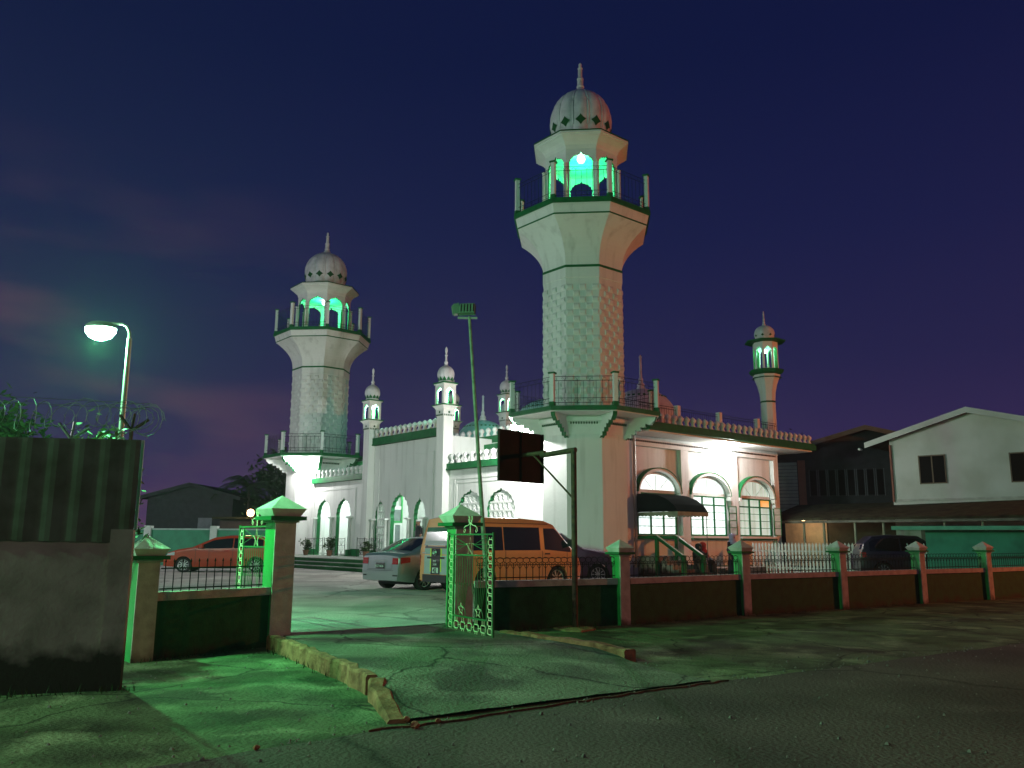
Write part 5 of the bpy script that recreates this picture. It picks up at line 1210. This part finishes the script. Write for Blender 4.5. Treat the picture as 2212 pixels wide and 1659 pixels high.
def palm(label, loc, h, seed, fr=2.4, n=15):
    t = thing('palm_tree', label, 'palm tree', loc, 0, 'palm trees beyond the yard wall'); rnd = random.Random(seed)
    q = M(); q.tube([(0, 0, 0), (.15, 0, h * .4), (.05, .1, h * .75), (0, .1, h)], [.16, .12, .1, .09], 8); q.build('trunk', BARK, t); q = M()
    for i in range(n):
        a = 2 * math.pi * i / n + rnd.uniform(-.2, .2); el = rnd.uniform(-.2, 1.1); pts = []
        for k in range(9):
            s_ = k / 8; pts.append(Vector((math.cos(a) * fr * s_ * math.cos(el * .7), math.sin(a) * fr * s_ * math.cos(el * .7) + .1, h + fr * (math.sin(el) * s_ - .75 * s_ * s_))))
        q.tube(pts, [.03 - .0028 * k for k in range(9)], 4)
        for k in range(1, 9):
            for j in range(4):
                p = pts[k - 1].lerp(pts[k], j / 4); dd = (pts[k] - pts[k - 1]).normalized(); sd = dd.cross(EZ).normalized(); ll = fr * .24 * (1 - abs(k / 8 - .45))
                for sg in (-1, 1): tip = p + sd * sg * ll + dd * ll * .5 - EZ * ll * .55; q.poly([p, p + dd * .05, tip])
    q.build('fronds', FOL, t, fix=False)
palm('tall palm with drooping fronds beyond the yard wall', (-19.6, 62.5, 0), 5.4, 3, fr=3.0, n=22)
palm('narrower palm close to the left minaret', (-17.4, 64, 0), 5.9, 8, fr=2.6, n=20)
tree('broad dark tree right beside the left minaret', (-16.3, 66, 0), 8.0, 3.2, 21, n=6500, leaf=.27)
tree('low dark tree between the palms and the house', (-21.5, 66, 0), 5.2, 2.4, 22, n=4500, leaf=.25)
tree('small dark tree in front of the brown shed', (-14.5, 56, 0), 4.0, 2.4, 27, n=4500, leaf=.2)
tree('dark tree behind the rear corner turret of the mosque', (18.3, 57, 0), 9.6, 1.9, 23, n=2400, leaf=.2)
tree('dark tree poking over the tin wall at the far left', (-12.2, 19.5, 0), 5.0, 1.25, 24, n=3600, leaf=.11)
tree('green lit bushy tree behind the tin wall below the street lamp', (-5.4, 11.15, 0), 3.15, .55, 25, n=2200, leaf=.06, m_=mat('bright_foliage', (.08, .16, .03), rough=.6, noise=.3, nscale=9))
# potted plants on the platform
for i, (x, y, hh, lb) in enumerate(((-1.9, 20.2, .62, 'leafy potted plant in front of the green door arch'), (-1.8, 17.6, .75, 'tall potted plant in front of the second left arch'), (-1.85, 13.7, .5, 'small potted plant below the narrow lattice arch'))):
    p = pz(x, y, .65); t = thing('potted_plant', lb, 'potted plant', p, 0, 'potted plants on the platform')
    q = M(); q.lathe(0, 0, [(.11, 0), (.16, .24), (.18, .25), (.18, .29), (.14, .29)], 14); q.build('pot', mat('clay_pot', (.2, .09, .05)), t, smooth=40); leafy('leaves', t, (0, 0, .29 + hh * .45), (.3, .3, hh * .5), 260, .09, 40 + i, clumps=8)
# weeds at the foot of walls
rnd = random.Random(31); q = M()
for i in range(900):
    seg = rnd.choice([((-4.7, 11.1), (-3.7, 12.5)), ((-.6, 14.6), (2.0, 16.1)), ((1.0, 15.1), (1.4, 15.3)), ((2.2, 16.1), (5, 18.3)), ((5.1, 18.3), (10.5, 22)), ((-6, 8.3), (-3.9, 9.1)), ((-3.3, 12.1), (-1.6, 9.4))])
    t_ = rnd.random(); x = seg[0][0] + (seg[1][0] - seg[0][0]) * t_ + rnd.gauss(0, .07); y = seg[0][1] + (seg[1][1] - seg[0][1]) * t_ + rnd.gauss(0, .06); a = rnd.uniform(0, 6.28); l = rnd.uniform(.03, .10)
    dx, dy = math.cos(a), math.sin(a); q.poly([(x - dy * .006, y + dx * .006, -.02), (x + dy * .006, y - dx * .006, -.02), (x + dx * l * .5, y + dy * l * .5, l)])
w = q.build('weeds', FOL, fix=False); tag(w, 'sparse weeds along the foot of the walls and kerb', 'weeds', kind='stuff')
off_lamp((-5, -2, 6.5), (1.0, .76, .60), LIGHT['near'] , 'street_light', 'dim warm street lamp behind the camera', emis('warm_street_glow', (1, .8, .6), 10))
off_lamp((-30, 30, 8.5), (1.0, .93, .98), LIGHT['side'] , 'yard_light', 'white yard lamp beyond the left edge inside the wall', LAMPW)
q = M(); q.box(-80, 80, -30, 110, -1.1, 26)  # added volume; its scattering stands in for lens glow around the lamps
HZ = bpy.data.materials.new('haze'); HZ.use_nodes = True; t = HZ.node_tree; t.nodes.clear(); o_ = t.nodes.new('ShaderNodeOutputMaterial'); pv = t.nodes.new('ShaderNodeVolumePrincipled')
pv.inputs['Color'].default_value = (.9, .93, .95, 1); pv.inputs['Density'].default_value = .0005; pv.inputs['Anisotropy'].default_value = .6; t.links.new(pv.outputs[0], o_.inputs['Volume'])
hz = q.build('haze', HZ); hz['kind'] = 'stuff'; hz['label'] = 'added haze volume that makes the lamps glow'
S.cycles.volume_bounces = 0; S.cycles.volume_max_steps = 64
off_lamp((-13, 5.2, 6.5), (.26, 1.0, .46), LIGHT['verge'] , 'verge_light', 'green white street lamp beyond the left edge at the end of the tin wall', LAMPW)
rnd = random.Random(77); q = M()
for i in range(2600):
    if i % 3: k = rnd.randrange(len(edge) - 1); t_ = rnd.random(); x = edge[k][0] + (edge[k + 1][0] - edge[k][0]) * t_ + rnd.gauss(0, .16); y = edge[k][1] + (edge[k + 1][1] - edge[k][1]) * t_ + abs(rnd.gauss(0, .22)) - .08
    else: x = rnd.uniform(-6, 9); y = rnd.uniform(4, 13)
    if y > 20 or y < 3: continue
    z = .004 if (y < 7.0 + .684 * (x + 1.4)) else .0
    r0 = rnd.choice((.006, .008, .011, .018)) * rnd.uniform(.7, 1.3); a0 = rnd.uniform(0, 6.28)
    bs = [q.pt(x + r0 * math.cos(a0 + 1.57 * k) * rnd.uniform(.7, 1.2), y + r0 * math.sin(a0 + 1.57 * k), z) for k in range(4)]; tp = [q.pt(q.v[b_][0] * .5 + x * .5 + .001, q.v[b_][1] * .5 + y * .5, z + r0 * rnd.uniform(.6, 1.1)) for b_ in bs]
    for k in range(4): q.face((bs[k], bs[(k + 1) % 4], tp[(k + 1) % 4], tp[k]))
    q.face(tp)
tag(q.build('gravel', mat('pale_gravel', (.20, .19, .16), rough=.9, noise=.3, nscale=20, spec=.1)), 'loose gravel along the road edge and verge', 'gravel', kind='stuff')
